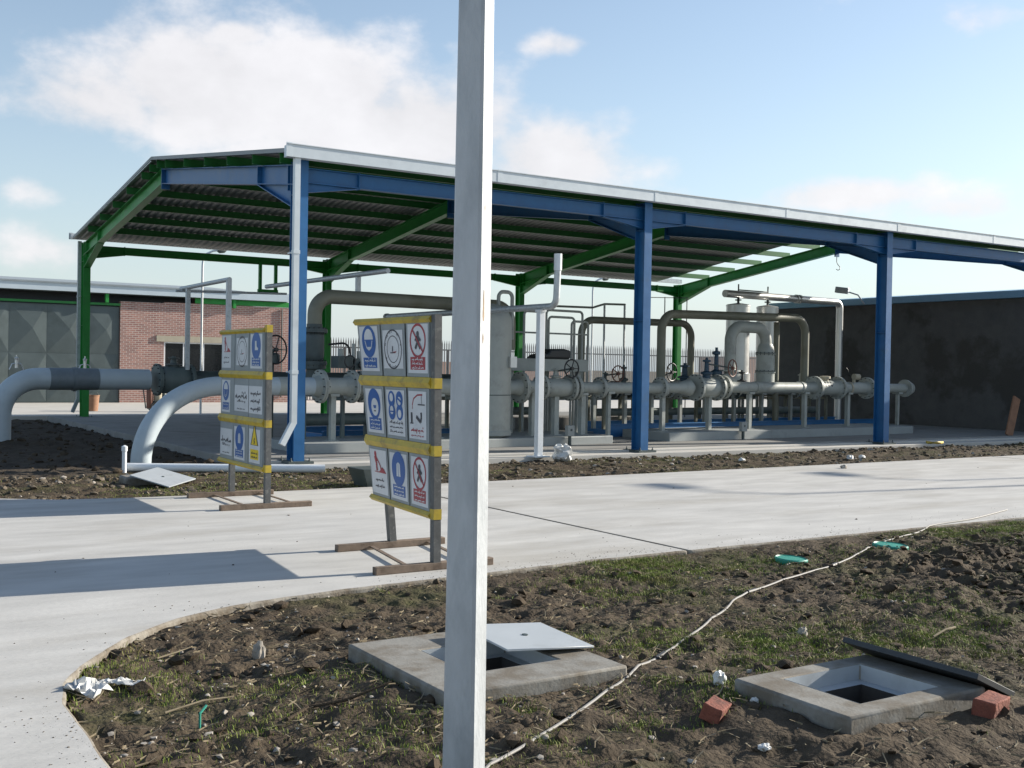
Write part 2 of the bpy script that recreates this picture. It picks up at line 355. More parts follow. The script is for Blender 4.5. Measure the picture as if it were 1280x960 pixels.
def soil_mid(u, v):
    u = np.asarray(u, float); v = np.asarray(v, float)
    z = -.10+(fbm(u*.5, v*.5, 3, 31)-.5)*.12+(np.abs(fbm(u*3, v*3, 3, 37)-.5)*2-.25)*.06+(fbm(u*10, v*10, 3, 39, .6)-.5)*.06+.14*np.exp(-(((u+3.4)/1.0)**2+((v-6.3)/.9)**2))
    z = np.where((v < -3.45) & (u > -4.4), np.minimum(z, -.085), z)
    far_edge = np.interp(u, [-5.2, -4.4, -3.6, -3.0], [-2.9, -3.45, -3.62, -3.65], left=-2.8, right=-3.65)
    z = np.where(v < far_edge, -.24, z)
    z = np.where((u > -.86) & (v > -.42), -.3, z)
    return z
def grid(us, vs, fn):
    U, Vv = np.meshgrid(us, vs, indexing='ij'); Z = fn(U, Vv); n, m = U.shape
    mb = MB(); mb.v = list(zip(U.ravel().tolist(), Vv.ravel().tolist(), Z.ravel().tolist()))
    idx = np.arange(n*m).reshape(n, m); q = np.stack([idx[:-1, :-1], idx[1:, :-1], idx[1:, 1:], idx[:-1, 1:]], -1).reshape(-1, 4); mb.f = [tuple(r) for r in q.tolist()]
    return mb
def spaced(a, b, d, growth_from, dmax):
    o = [a]
    while o[-1] < b: o.append(o[-1]+(d if o[-1] < growth_from else min(dmax, d+(o[-1]-growth_from)*.012)))
    return np.array(o)

# ------------------------------------------------------------------ ground, road, slab
g = MB(); g.add([(-3000, -3000, -.35), (3000, -3000, -.35), (3000, 3000, -.35), (-3000, 3000, -.35)], [(0, 1, 2, 3)])
struct('ground', g, 'far_ground')
struct('soil_verge', grid(spaced(-6.6, 26, .03, 3.0, .16), np.arange(-15.6, -9.45, .03), soil_near), 'soil', 80)
struct('soil_strip', grid(spaced(-9.0, 26, .06, 9.0, .14), np.arange(-3.9, -.25, .05), soil_mid), 'soil', 80)
struct('soil_bed', grid(np.arange(-26, -.75, .10), np.arange(-.30, 19.0, .10), soil_mid), 'soil_dark', 80)
g = MB(); g.box((-26, -3.9, -.34), (-9.0, -.25, -.13)); struct('soil_bank', g, 'soil')
# road: concrete panels parted by expansion joints, with the bend into the side road
def road_panel(poly, name='road'):
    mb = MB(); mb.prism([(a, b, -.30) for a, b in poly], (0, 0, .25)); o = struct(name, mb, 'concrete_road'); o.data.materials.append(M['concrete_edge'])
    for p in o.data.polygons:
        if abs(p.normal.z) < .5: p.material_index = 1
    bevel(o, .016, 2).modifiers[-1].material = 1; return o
def worn(pts, step=.07, amp=.014):
    o = []
    for (a, b), (c, d) in zip(pts[:-1], pts[1:]):
        n = max(1, int(math.hypot(c-a, d-b)/step))
        for k in range(n):
            x, y = a+(c-a)*k/n, b+(d-b)*k/n; q = float(fbm(np.array([x*6.0]), np.array([y*6.0]), 3, 91)[0]-.5)*2; L = math.hypot(c-a, d-b) or 1
            o.append((x-(d-b)/L*q*amp, y+(c-a)/L*q*amp))
    return o+[pts[-1]]
road_panel(worn([(-.09, -9.78), (13.9, -9.70)])+worn([(13.9, -3.42), (-.09, -3.66)], .15))
road_panel([(13.92, -9.70), (60, -9.6), (60, -3.2), (13.92, -3.42)])
road_panel(worn([(-6.0, -13.2)]+EDGE[2:]+[(-.11, -9.78)])+worn([(-.11, -3.66), (-3.0, -3.65), (-3.6, -3.62), (-4.4, -3.45), (-5.2, -2.9)], .15)+[(-12.2, -2.8), (-12.2, -13.2)])
road_panel([(-12.2, -13.22), (-12.2, -40), (-6.02, -40), (-6.0, -13.22)])
road_panel([(-12.22, -2.8), (-60, -2.8), (-60, -40), (-12.22, -40)])
# canopy floor: slab with an outer kerb strip a step lower
def slab(a, b, m, name, bev=.012): mb = MB(); mb.box(a, b); return bevel(struct(name, mb, m), bev)
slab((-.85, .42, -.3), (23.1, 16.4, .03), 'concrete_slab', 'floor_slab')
slab((-.85, .06, -.3), (23.1, .40, .005), 'concrete_yard', 'floor_slab_step')  # step and kerb in paler concrete, sunlight put into the colour
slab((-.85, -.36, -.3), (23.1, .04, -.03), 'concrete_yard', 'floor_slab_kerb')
slab((-60, 17.3, -.32), (80, 75, -.015), 'concrete_yard', 'yard')

# ------------------------------------------------------------------ ground cover (uncountable)
rng = np.random.default_rng(11)
def cover(name, n, region, hfn, dens, build, m, label):
    pts = []
    (u0, u1, v0, v1) = region
    while len(pts) < n:
        u = rng.uniform(u0, u1, 20000); v = rng.uniform(v0, v1, 20000); z = hfn(u, v); d = dens(u, v)
        k = (rng.random(20000) < d) & (z > -.2)
        pts += list(zip(u[k].tolist(), v[k].tolist(), z[k].tolist()))
    mb = MB(); build(mb, pts[:n]); o = struct(name, mb, m, 0 if m == 'grass' else 50, 'stuff'); o['label'] = label; o['category'] = name.replace('_', ' '); return o
def blades(mb, pts, hmin=.006, hmax=.030):
    for (x, y, z) in pts:
        a = random.uniform(0, 6.283); h = random.uniform(hmin, hmax); w = random.uniform(.0011, .0024); le = random.uniform(.2, 1.1)*h
        dx, dy = math.cos(a), math.sin(a); px, py = -dy*w, dx*w
        mb.add([(x-px, y-py, z-.005), (x+px, y+py, z-.005), (x+px*.8+dx*le*.35, y+py*.8+dy*le*.35, z+h*.6), (x-px*.8+dx*le*.35, y-py*.8+dy*le*.35, z+h*.6), (x+dx*le, y+dy*le, z+h)], [(0, 1, 2, 3), (3, 2, 4)])
ICO_V = []; ICO_F = []
_b = bmesh.new(); bmesh.ops.create_icosphere(_b, subdivisions=1, radius=1); _b.verts.ensure_lookup_table()
ICO_V = [tuple(v.co) for v in _b.verts]; ICO_F = [tuple(v.index for v in f.verts) for f in _b.faces]; _b.free()
def lumps(lo, hi, flat=.7, power=3):
    def f(mb, pts):
        for (x, y, z) in pts:
            r = lo+(hi-lo)*random.random()**power; a = random.uniform(0, 6.283); c, s = math.cos(a), math.sin(a); ex = random.uniform(.7, 1.4)
            vs = []
            for (i, j, k) in ICO_V:
                i *= ex
                q = r*random.uniform(.5, 1.35); vs.append((x+(i*c-j*s)*q, y+(i*s+j*c)*q, z+r*.25+k*q*flat))
            mb.add(vs, ICO_F)
    return f
def straws(lo=.02, hi=.12):
    def f(mb, pts):
        for (x, y, z) in pts:
            a = random.uniform(0, 6.283); L = random.uniform(lo, hi); w = random.uniform(.0015, .004); up = random.uniform(-.1, .35)*L; b = a+random.uniform(-.6, .6)
            dx, dy = math.cos(a)*L/2, math.sin(a)*L/2; ex, ey = math.cos(b)*L/2, math.sin(b)*L/2; px, py = -math.sin(a)*w, math.cos(a)*w; zz = z+.012
            mb.add([(x-dx-px, y-dy-py, zz), (x-dx+px, y-dy+py, zz), (x+px, y+py, zz+up*.4), (x-px, y-py, zz+up*.4), (x+ex+px, y+ey+py, zz+up), (x+ex-px, y+ey-py, zz+up)], [(0, 1, 2, 3), (3, 2, 4, 5)])
            mb.add([(x-dx, y-dy, zz-.004), (x-dx, y-dy, zz+.004), (x, y, zz+up*.4+.004), (x, y, zz+up*.4-.004)], [(0, 1, 2, 3)])
    return f
def g_near(u, v):
    a = fbm(u*.9, v*.9, 3, 51); b = fbm(u*4, v*4, 2, 57); till = np.clip((u+.6)/2.2, 0, 1)*np.clip((-10.6-v)/.8, 0, 1)
    patch = np.exp(-(((u+1.75)/.8)**2+((v+12.75)/.55)**2))*1.4+np.exp(-(((u+.2)/1.3)**2+((v+10.4)/.3)**2))+np.exp(-(((u-4.6)/1.6)**2+((v+10.2)/.3)**2))
    return np.clip((a-.49)*4.2, 0, 1)*np.clip((b-.32)*2.2, .05, 1)*(1-.92*till)*.9*np.where(u < -4.3, .4, 1)+np.clip(patch, 0, 1)*.75*np.clip((b-.25)*2, .1, 1)
cover('grass', 76000, (-6, 8, -15.4, -9.8), soil_near, g_near, blades, 'grass', 'sparse short green grass sprouting from the dark verge soil')
cover('strip_grass', 28000, (-7, 24, -3.6, -.45), soil_mid, lambda u, v: np.clip((fbm(u*.7, v*.9, 3, 61)-.46)*4, .02, 1)*np.where(u < -.5, 1.2, .6), blades, 'grass', 'thin green grass along the soil strip before the canopy')
cover('soil_clods', 16000, (-6, 16, -15.4, -9.9), soil_near, lambda u, v: .16+.84*np.clip((u+.8)/2.5, 0, 1)*np.clip((-10.3-v)/.6, 0, 1), lumps(.006, .055, .65, 4), 'clod', 'dark broken clods of tilled soil')
cover('strip_rubble', 4200, (-8, 24, -3.6, -.4), soil_mid, lambda u, v: .3+.7*np.clip((v+1.4)/.9, 0, 1), lumps(.010, .06, .6, 3), 'rubble', 'brown rubble and clods along the soil strip')
cover('strip_stones', 520, (-8, 24, -3.6, -.4), soil_mid, lambda u, v: .15+.85*np.clip((v+1.5)/.9, 0, 1), lumps(.012, .05), 'pebble', 'pale broken stones scattered on the soil strip')
cover('pebbles', 1500, (-6, 9, -15.4, -9.9), soil_near, lambda u, v: .2+.8*np.exp(-((u+5.2)/1.2)**2), lumps(.004, .02), 'pebble', 'small pale pebbles scattered over the verge')
cover('straw', 8000, (-6, 9, -15.4, -9.9), soil_near, lambda u, v: .35+.65*(fbm(u*1.3, v*1.3, 2, 71) > .5), straws(), 'straw', 'dry straw bits and stalks strewn over the soil')
cover('strip_straw', 1200, (-8, 18, -3.6, -.4), soil_mid, lambda u, v: .6+0*u, straws(.03, .15), 'straw', 'dry straw bits on the soil strip')
def road_z(u, v): return np.where((v > edge_v(u)+.02) & (v < -3.7) | (u < -6.03), -.05, -1.0)
def near_edge(u, v): d = np.where(u < -5.97, np.abs(u+6.0)+np.maximum(0, v+11.5)*.7, v-edge_v(u)); return np.clip(np.exp(-np.abs(d)*5.5)*np.clip((fbm(u*1.2, v*1.2, 3, 83)-.35)*4, 0, 1), 0, 1)+.0006
cover('road_grit', 2200, (-7.5, 9, -14, -3.7), road_z, near_edge, lumps(.0012, .006, .5, 4), 'rubble', 'brown soil crumbs spilled over the road edge')
cover('road_litter', 45, (-7.5, 14, -13, -3.7), road_z, lambda u, v: .5+0*u, lumps(.004, .02, .5, 3), 'clod', 'dark crumbs scattered over the concrete road')
cover('bed_clods', 2500, (-14, -.9, -.3, 16.5), soil_mid, lambda u, v: .6+0*u, lumps(.015, .08), 'clod', 'dark clods on the shaded soil bed')

# ------------------------------------------------------------------ canopy
BAY, SPAN, EAVE = 7.334, 15.706, 5.10
FU = [0, BAY, 2*BAY, 3*BAY]; RIDGE = 6.12; MIDV = SPAN/2
canopy = thing('canopy', 'open steel canopy roof on blue front and green rear columns', 'canopy', (0, 0, 0))
def ztop(v): return EAVE+(RIDGE-EAVE)*(1-abs(v-MIDV)/MIDV)      # top of sheeting
SL = (RIDGE-EAVE)/MIDV
def icolumn(u, v, z0, z1):
    mb = MB(); w, d = .19, .30
    for s in (-1, 1): mb.box((u-w/2, v+s*(d/2-.008)-.008, z0), (u+w/2, v+s*(d/2-.008)+.008, z1))
    mb.box((u-.006, v-d/2+.0155, z0), (u+.006, v+d/2-.0155, z1))
    for z in (z0+.02, 2.6, z1-.55, z1-.02):
        for s in (-1, 1): mb.box((u+s*.0065, v-d/2+.017, z-.005), (u+s*(w/2-.004), v+d/2-.017, z+.005))
    return mb
for i, u in enumerate(FU):
    for v, m in ((0, 'blue_paint'), (SPAN, 'green_paint')):
        c = part('column', icolumn(u, v, .0, EAVE-.14), m, canopy)
        mb = MB(); mb.box((u-.22, v-.26, -.028), (u+.22, v+.26, .012)); part('base_plate', mb, 'dark_steel', c)
        mb = MB()
        for a in (-.16, .16):
            for b in (-.21, .21): mb.lathe((u+a, v+b, .0), (0, 0, 1), [(.022, 0), (.022, .03), (.011, .03), (.011, .07)], 6)
        part('anchor_bolts', mb, 'dark_steel', c, kind='stuff')
    # rafters: I beams with a haunch plate at the column, blue on the front slope and green on the rear slope
    for v0, m in ((0, 'blue_paint'), (SPAN, 'green_paint')):
        s = 1 if v0 == 0 else -1
        H = .33; off = .20
        a = V((u, v0, ztop(v0)-off-H/2)); b = V((u, MIDV-s*.012, ztop(MIDV)-off-H/2))
        mb = MB(); mb.ibeam(a, b, .19, H)
        mb.box((u-.095, MIDV-s*.014-.009, ztop(MIDV)-off-H-.12), (u+.095, MIDV-s*.014+.009, ztop(MIDV)-off+.02))
        L = 1.75
        lo = lambda q: ztop(v0+s*q)-off-H
        mb.prism([(u-.006, v0+s*.15, lo(.15)+.002), (u-.006, v0+s*L, lo(L)+.002), (u-.006, v0+s*.15, lo(.15)-.36)], (.012, 0, 0))
        mb.beam((u, v0+s*.14, lo(.15)-.36), (u, v0+s*L, lo(L)-.006), .19, .014)
        mb.box((u-.09, v0+s*L-.008, lo(L)+.014), (u+.09, v0+s*L+.008, lo(L)+H-.014))
        mb.box((u-.09, v0+s*.30-.008, lo(.3)-.1), (u+.09, v0+s*.30+.008, lo(.3)+H-.014))
        part('rafter', mb, m, canopy)
# eave beams between columns
for k in range(3):
    for v, m, z0, z1 in ((0, 'blue_paint', 4.61, 4.86), (SPAN, 'green_paint', 4.66, 4.88)):
        a, b = FU[k]+.008, FU[k+1]-.008
        mb = MB(); mb.ibeam((a, v, (z0+z1)/2), (b, v, (z0+z1)/2), .13, z1-z0, .012, .008)
        for q, sg in ((a, 1), (b, -1)):
            mb.prism([(q, v-.005, z0+.002), (q+sg*1.05, v-.005, z0+.002), (q, v-.005, z0-.17)], (0, .010, 0))
            mb.beam((q, v, z0-.17), (q+sg*1.05, v, z0-.006), .11, .012)
            mb.box((q+sg*1.05-.006, v-.065, z0-.02), (q+sg*1.05+.006, v+.065, z1+.02))
        part('eave_beam', mb, m, canopy)
# purlins: Z sections across all frames
pv = [.18, 1.5, 2.85, 4.2, 5.55, 6.9, 7.55]
for v in pv+[SPAN-x for x in pv[1:]]:
    z = ztop(v)-.115; m = 'green_dark'
    mb = MB(); mb.box((-.28, v-.004, z-.085), (22.25, v+.004, z+.085)); mb.box((-.28, v+.004, z+.077), (22.25, v+.065, z+.085)); mb.box((-.28, v-.065, z-.085), (22.25, v-.004, z-.077))
    part('purlin', mb, m, canopy)
# corrugated sheets, each one metre wide; the last bay is only partly clad
def sheet_mesh(front):
    mb = MB(); n = 30; W_ = 1.0; prof = []
    for i in range(n+1):
        x = i/n*W_; ph = (x*5) % 1; h = .0 if ph < .45 else (.032 if .55 <= ph < .9 else (.032*(ph-.45)/.1 if ph < .55 else .032*(1-ph)/.1)); prof.append((x, h))
    vs = []; e, r = (-.22, MIDV-.01) if front else (SPAN+.22, MIDV+.01)
    for x, h in prof: vs += [(x, e, EAVE-SL*.22-.03+h), (x, r, RIDGE-.03+h)]
    up = [(2*i, 2*i+2, 2*i+3, 2*i+1) if front else (2*i, 2*i+1, 2*i+3, 2*i+2) for i in range(n)]
    mb.add(vs, up); mb.add([(a, b, c-.003) for a, b, c in vs], [tuple(reversed(f)) for f in up]); return mesh('roof_sheet', mb, 'galv_roof', 30)
for front in (True, False):
    me = sheet_mesh(front)
    for i in range(22):
        o = part('roof_sheet', me, None, canopy); o.location = V((-.30+(i*1.0 if i < 21 else 20.4), 0, .006 if i == 21 else (.0 if i % 2 else .003)))
mb = MB(); mb.prism([(-.33, MIDV-.22, RIDGE-.012), (-.33, MIDV, RIDGE+.03), (-.33, MIDV+.22, RIDGE-.012), (-.33, MIDV, RIDGE+.022)], (21.05, 0, 0)); part('ridge_cap', mb, 'galv_roof', canopy)
# gable trims
for s, v0 in ((1, -.2), (-1, SPAN+.2)):
    mb = MB(); a = V((-.315, v0, ztop(v0)+.005)); b = V((-.315, MIDV, RIDGE+.012)); mb.beam(a, b, .02, .07); part('gable_trim', mb, 'galv_roof', canopy)
# gutters
def gutter(v, s, z, m, dp=.17):
    mb = MB(); a, b = -.36, 22.4
    mb.box((a, v-s*.0, z-dp), (b, v-s*.008, z+.04)); mb.box((a, v+s*.008, z-dp), (b, v+s*.15, z-dp+.008)); mb.box((a, v+s*.15, z-dp), (b, v+s*.158, z-.01))
    mb.box((a, v+s*.009, z-dp+.009), (a+.008, v+s*.149, z+.02)); mb.box((b-.008, v+s*.009, z-dp+.009), (b, v+s*.149, z+.02)); mb.box((a, v-s*.0085, z+.031), (b, v-s*.026, z+.043))
    o = part('gutter', mb, m, canopy)
    for u in (-.34, BAY*.5, BAY, BAY*1.5, 2*BAY, BAY*2.5, 3*BAY):
        q = MB(); q.box((u-.05, v-s*.009, z-dp-.002), (u+.05, v-s*.013, z+.055)); part('gutter_joint', q, m, o)
gutter(-.38, 1, EAVE+.02, 'gutter_metal'); gutter(SPAN+.38, -1, EAVE+.08, 'galv', .13)
# downpipes
def downpipe(u, v, kick, m, zb):
    mb = MB(); pts = [V((u, v, EAVE-.10)), V((u, v, zb+.34)), V((u+kick[0], v+kick[1], zb))]
    mb.beam(pts[0], pts[1], .095, .095, (1, 0, 0)); mb.beam(pts[1]+V((0, 0, .02)), pts[2], .093, .093, (0, 1, 0))
    o = part('downpipe', mb, m, canopy)
    for z in (1.45, 3.4):
        q = MB(); q.box((u-.056, v-.056, z), (u+.056, v+.056, z+.06)); q.box((u-.02, min(v+.05, 0), z+.02), (u+.02, max(v+.05, .0), z+.04)) if v < 1 else q.box((u-.02, v-.2, z+.02), (u+.02, v-.05, z+.04)); part('pipe_clip', q, m, o)
downpipe(-.17, -.30, (-.20, -.02), 'gutter_metal', .30)
downpipe(-.12, SPAN+.27, (-.1, .2), 'galv', .15)
# hanging green frame under the rear eave beam, and a lifting hook
mb = MB()
for a, b in (((5.12, SPAN, 4.73), (5.12, SPAN, 3.90)), ((5.62, SPAN, 4.73), (5.62, SPAN, 3.90)), ((5.05, SPAN, 3.86), (5.69, SPAN, 3.86))): mb.beam(a, b, .09, .09, (0, 1, 0))
part('hanging_bracket', mb, 'green_paint', canopy)
mb = MB(); u = FU[3]; zb = ztop(MIDV)-.66
mb.tube([(u, MIDV, zb+.02), (u, MIDV, zb-.16), (u+.02, MIDV-.03, zb-.24), (u+.05, MIDV-.09, zb-.32), (u+.02, MIDV-.12, zb-.40), (u-.03, MIDV-.09, zb-.44), (u-.05, MIDV-.03, zb-.40)], .012, 8); part('hook', mb, 'dark_steel', canopy)

# ------------------------------------------------------------------ gas metering equipment (axis turned a few degrees from the canopy)
TH = math.atan(.06); AX = V((math.cos(TH), math.sin(TH), 0)); AY = V((-math.sin(TH), math.cos(TH), 0)); UP = V((0, 0, 1)); O0 = V((8, 2.1, 0))
def E(s, w, z): return O0+AX*(s-8)+AY*w+UP*z
def ebox(mb, a, b):
    c = [(a[i]+b[i])/2 for i in range(3)]; h = [abs(b[i]-a[i])/2 for i in range(3)]; return mb.obox(E(*c), AX*h[0], AY*h[1], UP*h[2])
FZ = .03            # floor level
def plinth(s0, s1, w0, w1, z, label, m='plinth_grey'):
    mb = MB(); ebox(mb, (s0, w0, FZ-.01), (s1, w1, z)); return bevel(solo('plinth', mb, m, label, 'plinth'), .015)
M['plinth_grey'] = mat('plinth_grey', (.30, .32, .315), .75, .08, 3, .1, 40, second=(.23, .245, .235), thr=(.55, .72), sscale=2)
P1 = .20; P2 = .23
plinth(.55, 7.76, -.62, 1.3, P1, 'low grey plinth carrying the tall filter vessel')
plinth(9.44, 18.6, -.62, .95, P2, 'long low grey plinth under the twin silver tanks end of the header')
plinth(9.0, 13.4, 4.6, 5.6, .32, 'pale block plinth seen beyond the front pipes', 'concrete_slab')
def boltring(mb, c, ax, R, n, r=.013, L=.1):
    for p in mb.ring(c, ax, R, n): mb.cyl(p-V(ax)*L/2, p+V(ax)*L/2, r, n=6)
def flange_pair(parent, c, ax, rp, rf, m, t=.035, gap=.006, bolts=12):
    ax = V(ax).normalized(); c = V(c)
    mb = MB(); mb.lathe(c-ax*(t+gap/2), ax, [(rp, -.12), (rp*1.02, -.10), (rp*1.25, 0), (rf, 0), (rf, t)], 28); mb.lathe(c+ax*(gap/2), ax, [(rf, 0), (rf, t), (rp*1.25, t), (rp*1.02, t+.10), (rp, t+.12)], 28)
    f = part('flange', mb, m, parent, smooth=30)
    q = MB(); boltring(q, c, ax, rf-.032, bolts, .011, 2*t+.07); q.cyl(c-ax*gap/2, c+ax*gap/2, rf-.06, n=24); part('bolts', q, 'black_steel', f, kind='stuff')
    return f
def pipe(name, pts, r, m, label, cat='pipe', group=None, n=24):
    t = thing(name, label, cat, pts[0]); 
    if group: t['group'] = group
    mb = MB(); mb.tube(pts, r, n); part('pipe_body', mb, m, t, smooth=50); return t
def handwheel(parent, c, ax, R, m, hub):
    mb = MB(); mb.torus(c, ax, R, .016, 28, 8); ax = V(ax).normalized(); c = V(c)
    for p in mb.ring(c, ax, R, 5): mb.cyl(c, p, .011, n=6)
    mb.cyl(c-ax*.02, c+ax*.04, .04, n=12)
    h = part('handwheel', mb, m, parent)
    q = MB(); q.cyl(c, V(hub), .018, n=8); part('stem', q, 'dark_steel', h)
def valve(c, rb, rf, L, m, label, wheel=None, wheel_m='black_steel', bonnet=None, bonnet_m=None, group=None, ax=AX):
    """flanged valve centred on c along ax"""
    c = V(c); t = thing('valve', label, 'valve', c-UP*rf, group)
    mb = MB(); mb.lathe(c-ax*L/2, ax, [(rb*.8, .0), (rb*.95, .03), (rb, L*.25), (rb, L*.75), (rb*.95, L-.03), (rb*.8, L)], 28); part('body', mb, m, t, smooth=50)
    for s in (-1, 1):
        q = c+ax*s*L/2; mb = MB(); mb.lathe(q-ax*.035, ax, [(rf, 0), (rf, .032), (rf*.985, .038), (rf*.985, .07)], 28); f = part('flange', mb, m, t, smooth=30)
        mb = MB(); boltring(mb, q, ax, rf-.03, 14, .012, .13); part('bolts', mb, 'black_steel', f, kind='stuff')
    top = c+UP*(rb*.9)
    if bonnet:
        rbn, hb = bonnet; mb = MB(); mb.lathe(top, UP, [(rbn, 0), (rbn, hb*.2), (rbn*1.45, hb*.22), (rbn*1.45, hb*.30), (rbn*.6, hb*.36), (rbn*.5, hb*.78), (rbn*1.0, hb*.80), (rbn*1.0, hb*.88), (rbn*.35, hb*.90), (rbn*.35, hb)], 18); part('bonnet', mb, bonnet_m or m, t)
    if wheel:
        wc, wax, R = wheel; handwheel(t, V(wc), wax, R, wheel_m, top if not bonnet else top+UP*bonnet[1]*.7)
    return t
ZA = 1.21
ra = .165
# inlet pipe A: up out of the soil in a long bend, into the front header
pA = pipe('inlet_pipe', [E(-2.26, -.35, -.5), E(-2.26, -.35, -.1)]+[E(-.72-1.54*math.cos(a), -.35+.35*math.sin(a)**2, -.06+1.27*math.sin(a)) for a in [i*math.pi/2/16 for i in range(1, 17)]]+[E(1.05, 0, ZA)], ra, 'pipe_blue', 'pale blue-grey inlet pipe curving out of the soil beside the safety board')
flange_pair(pA, E(1.13, 0, ZA), AX, ra, .31, 'pipe_grey')
mb = MB(); mb.cyl(E(.28, 0, ZA), E(.62, 0, ZA), ra+.004, n=24); part('painted_band', mb, 'pipe_grey', pA)
# inlet pipe B: larger and further back
rb = .215; WB = 4.75
pB = pipe('inlet_pipe', fillet([E(-3.35, WB, -.5), E(-3.35, WB, 1.235), E(-.45, WB, 1.235)], .72, 14), rb, 'pipe_blue', 'thick blue-grey inlet pipe with dark wrapped bands and a left elbow')
for a, b in ((-2.45, -1.98), (-1.93, -1.5)):
    mb = MB(); mb.cyl(E(a, WB, 1.235), E(b, WB, 1.235), rb+.006, n=28); part('wrapped_band', mb, 'wrap_tape', pB)
mb = MB(); mb.cyl(E(-2.0, WB, 1.235), E(-1.91, WB, 1.235), rb+.022, n=28); mb.cyl(E(-1.95, WB, .98), E(-1.95, WB, 1.1), .03, n=10); part('clamp', mb, 'wrap_tape', pB)
for a in (-3.05, -1.75):
    mb = MB(); c = E(a, WB, 1.44); mb.cyl(c, c+UP*.16, .03, n=8)
    for q in (-1, 1): mb.tube([c+UP*.10, c+UP*.08+AX*q*.08, c-UP*.03+AX*q*.13], .012, 8)
    mb.lathe(c+UP*.16, UP, [(.035, 0), (.04, .04), (.012, .06), (.012, .1)], 10); part('vent_fitting', mb, 'stainless', pB)
vB = valve(E(.08, WB, 1.235), .29, .34, .70, 'valve_grey', 'big dark green-grey flanged valve on the thick inlet pipe', bonnet=(.12, .24), bonnet_m='dark_steel')
pB2 = pipe('outlet_pipe', [E(.5, WB, 1.235), E(9.4, WB, 1.235)], .20, 'dark_steel', 'dark grey pipe running back from the big flanged valve')
# front header, section by section
fh = pipe('header_pipe', [E(1.2, 0, ZA), E(1.72, 0, ZA)], ra, 'pipe_grey', 'short grey header spool right of the inlet flange')
flange_pair(fh, E(1.78, 0, ZA), AX, ra, .31, 'pipe_grey'); flange_pair(fh, E(1.98, 0, ZA), AX, ra, .30, 'pipe_grey')
h2 = pipe('header_pipe', [E(2.05, 0, ZA), E(4.1, 0, ZA)], ra, 'pipe_grey', 'grey header length between the flanges and the tall vessel')
h3 = pipe('header_pipe', [E(5.2, 0, ZA), E(6.12, 0, ZA)], ra*.9, 'pipe_grey', 'grey header stub leaving the tall vessel behind the white post')
flange_pair(h3, E(5.72, 0, ZA), AX, ra*.9, .33, 'pipe_grey')
valve(E(6.66, 0, ZA), .20, .285, .78, 'pipe_grey', 'grey ball valve with a black handwheel right of the white vent post', wheel=(E(6.88, -.26, 1.62), -AY, .19), bonnet=(.09, .24))
h4 = pipe('header_pipe', [E(6.98, 0, ZA), E(9.62, 0, ZA)], .125, 'pipe_grey', 'slim grey header behind the middle blue column')
flange_pair(h4, E(7.20, 0, ZA), AX, .125, .26, 'pipe_grey'); flange_pair(h4, E(7.90, 0, ZA), AX, .125, .24, 'pipe_grey')
h5 = pipe('header_pipe', [E(9.62, 0, ZA+.01), E(10.75, 0, ZA+.01)], .12, 'pipe_grey', 'slim grey header right of the middle blue column')
flange_pair(h5, E(9.72, 0, ZA+.01), AX, .12, .25, 'pipe_grey')
mb = MB(); mb.lathe(E(10.25, 0, ZA+.01), AX, [(.118, 0), (.20, .38)], 28); part('reducer', mb, 'pipe_grey', h5)
valve(E(11.22, 0, ZA+.02), .235, .315, .72, 'pipe_grey', 'large grey flanged valve with a rusty handwheel and blue stem beside it', wheel=(E(11.78, -.30, 1.70), (-AY+AX*.25), .20), wheel_m='red_iron', bonnet=(.10, .5), bonnet_m='blue_valve')
h6 = pipe('header_pipe', [E(11.6, 0, ZA+.03), E(15.1, 0, ZA+.03)], .135, 'pipe_grey', 'straight grey header under the fat inverted U pipe')
flange_pair(h6, E(11.80, 0, ZA+.03), AX, .135, .28, 'pipe_grey'); flange_pair(h6, E(15.18, 0, ZA+.03), AX, .135, .30, 'pipe_grey')
for s in (12.9, 14.62):
    mb = MB(); mb.cyl(E(s, 0, ZA+.03), E(s+.07, 0, ZA+.03), .15, n=24); part('weld_band', mb, 'pipe_grey', h6)
h7 = pipe('header_pipe', [E(15.22, 0, ZA+.03), E(16.05, 0, ZA+.03)], .19, 'pipe_grey', 'perforated grey meter spool with flanges at both ends')
mb = MB()
for i in range(3):
    for j in range(2):
        a = 0.35+j*.5; c = E(15.45+i*.11, -.19*math.cos(a), ZA+.03+.19*math.sin(a)); mb.lathe(c, (-AY*math.cos(a)+UP*math.sin(a)), [(.03, -.01), (.03, .004)], 10)
part('holes', mb, 'black_steel', h7, kind='stuff')
flange_pair(h7, E(16.12, 0, ZA+.03), AX, .19, .30, 'pipe_grey')
mb = MB(); mb.lathe(E(15.6, 0, ZA+.2), UP, [(.09, 0), (.09, .07), (.14, .07), (.14, .13), (.06, .14)], 16); part('cap', mb, 'cream', h7)
h8 = pipe('header_pipe', [E(16.2, 0, ZA+.03), E(17.2, 0, ZA+.03)], .15, 'pipe_grey', 'grey end header with a small tap beside the far blue column')
flange_pair(h8, E(17.35, 0, ZA+.03), AX, .15, .29, 'pipe_grey')
mb = MB(); mb.cyl(E(16.55, 0, ZA+.03), E(16.62, 0, ZA+.03), .165, n=24); mb.cyl(E(16.8, 0, ZA+.15), E(16.8, 0, ZA+.34), .045, n=12); mb.lathe(E(16.72, -.06, ZA+.33), AX, [(.08, 0), (.08, .2)], 14); part('tap', mb, 'cream', h8)
mb = MB(); mb.tube([E(16.62, 0, ZA+.36), E(16.45, -.05, ZA+.52), E(16.38, -.06, ZA+.56)], .016, 8); part('lever', mb, 'black_steel', h8)
h9 = pipe('header_pipe', [E(17.4, 0, ZA+.03), E(19.05, 0, ZA+.03)], .125, 'pipe_grey', 'last grey header length with a blind end right of the far blue column')
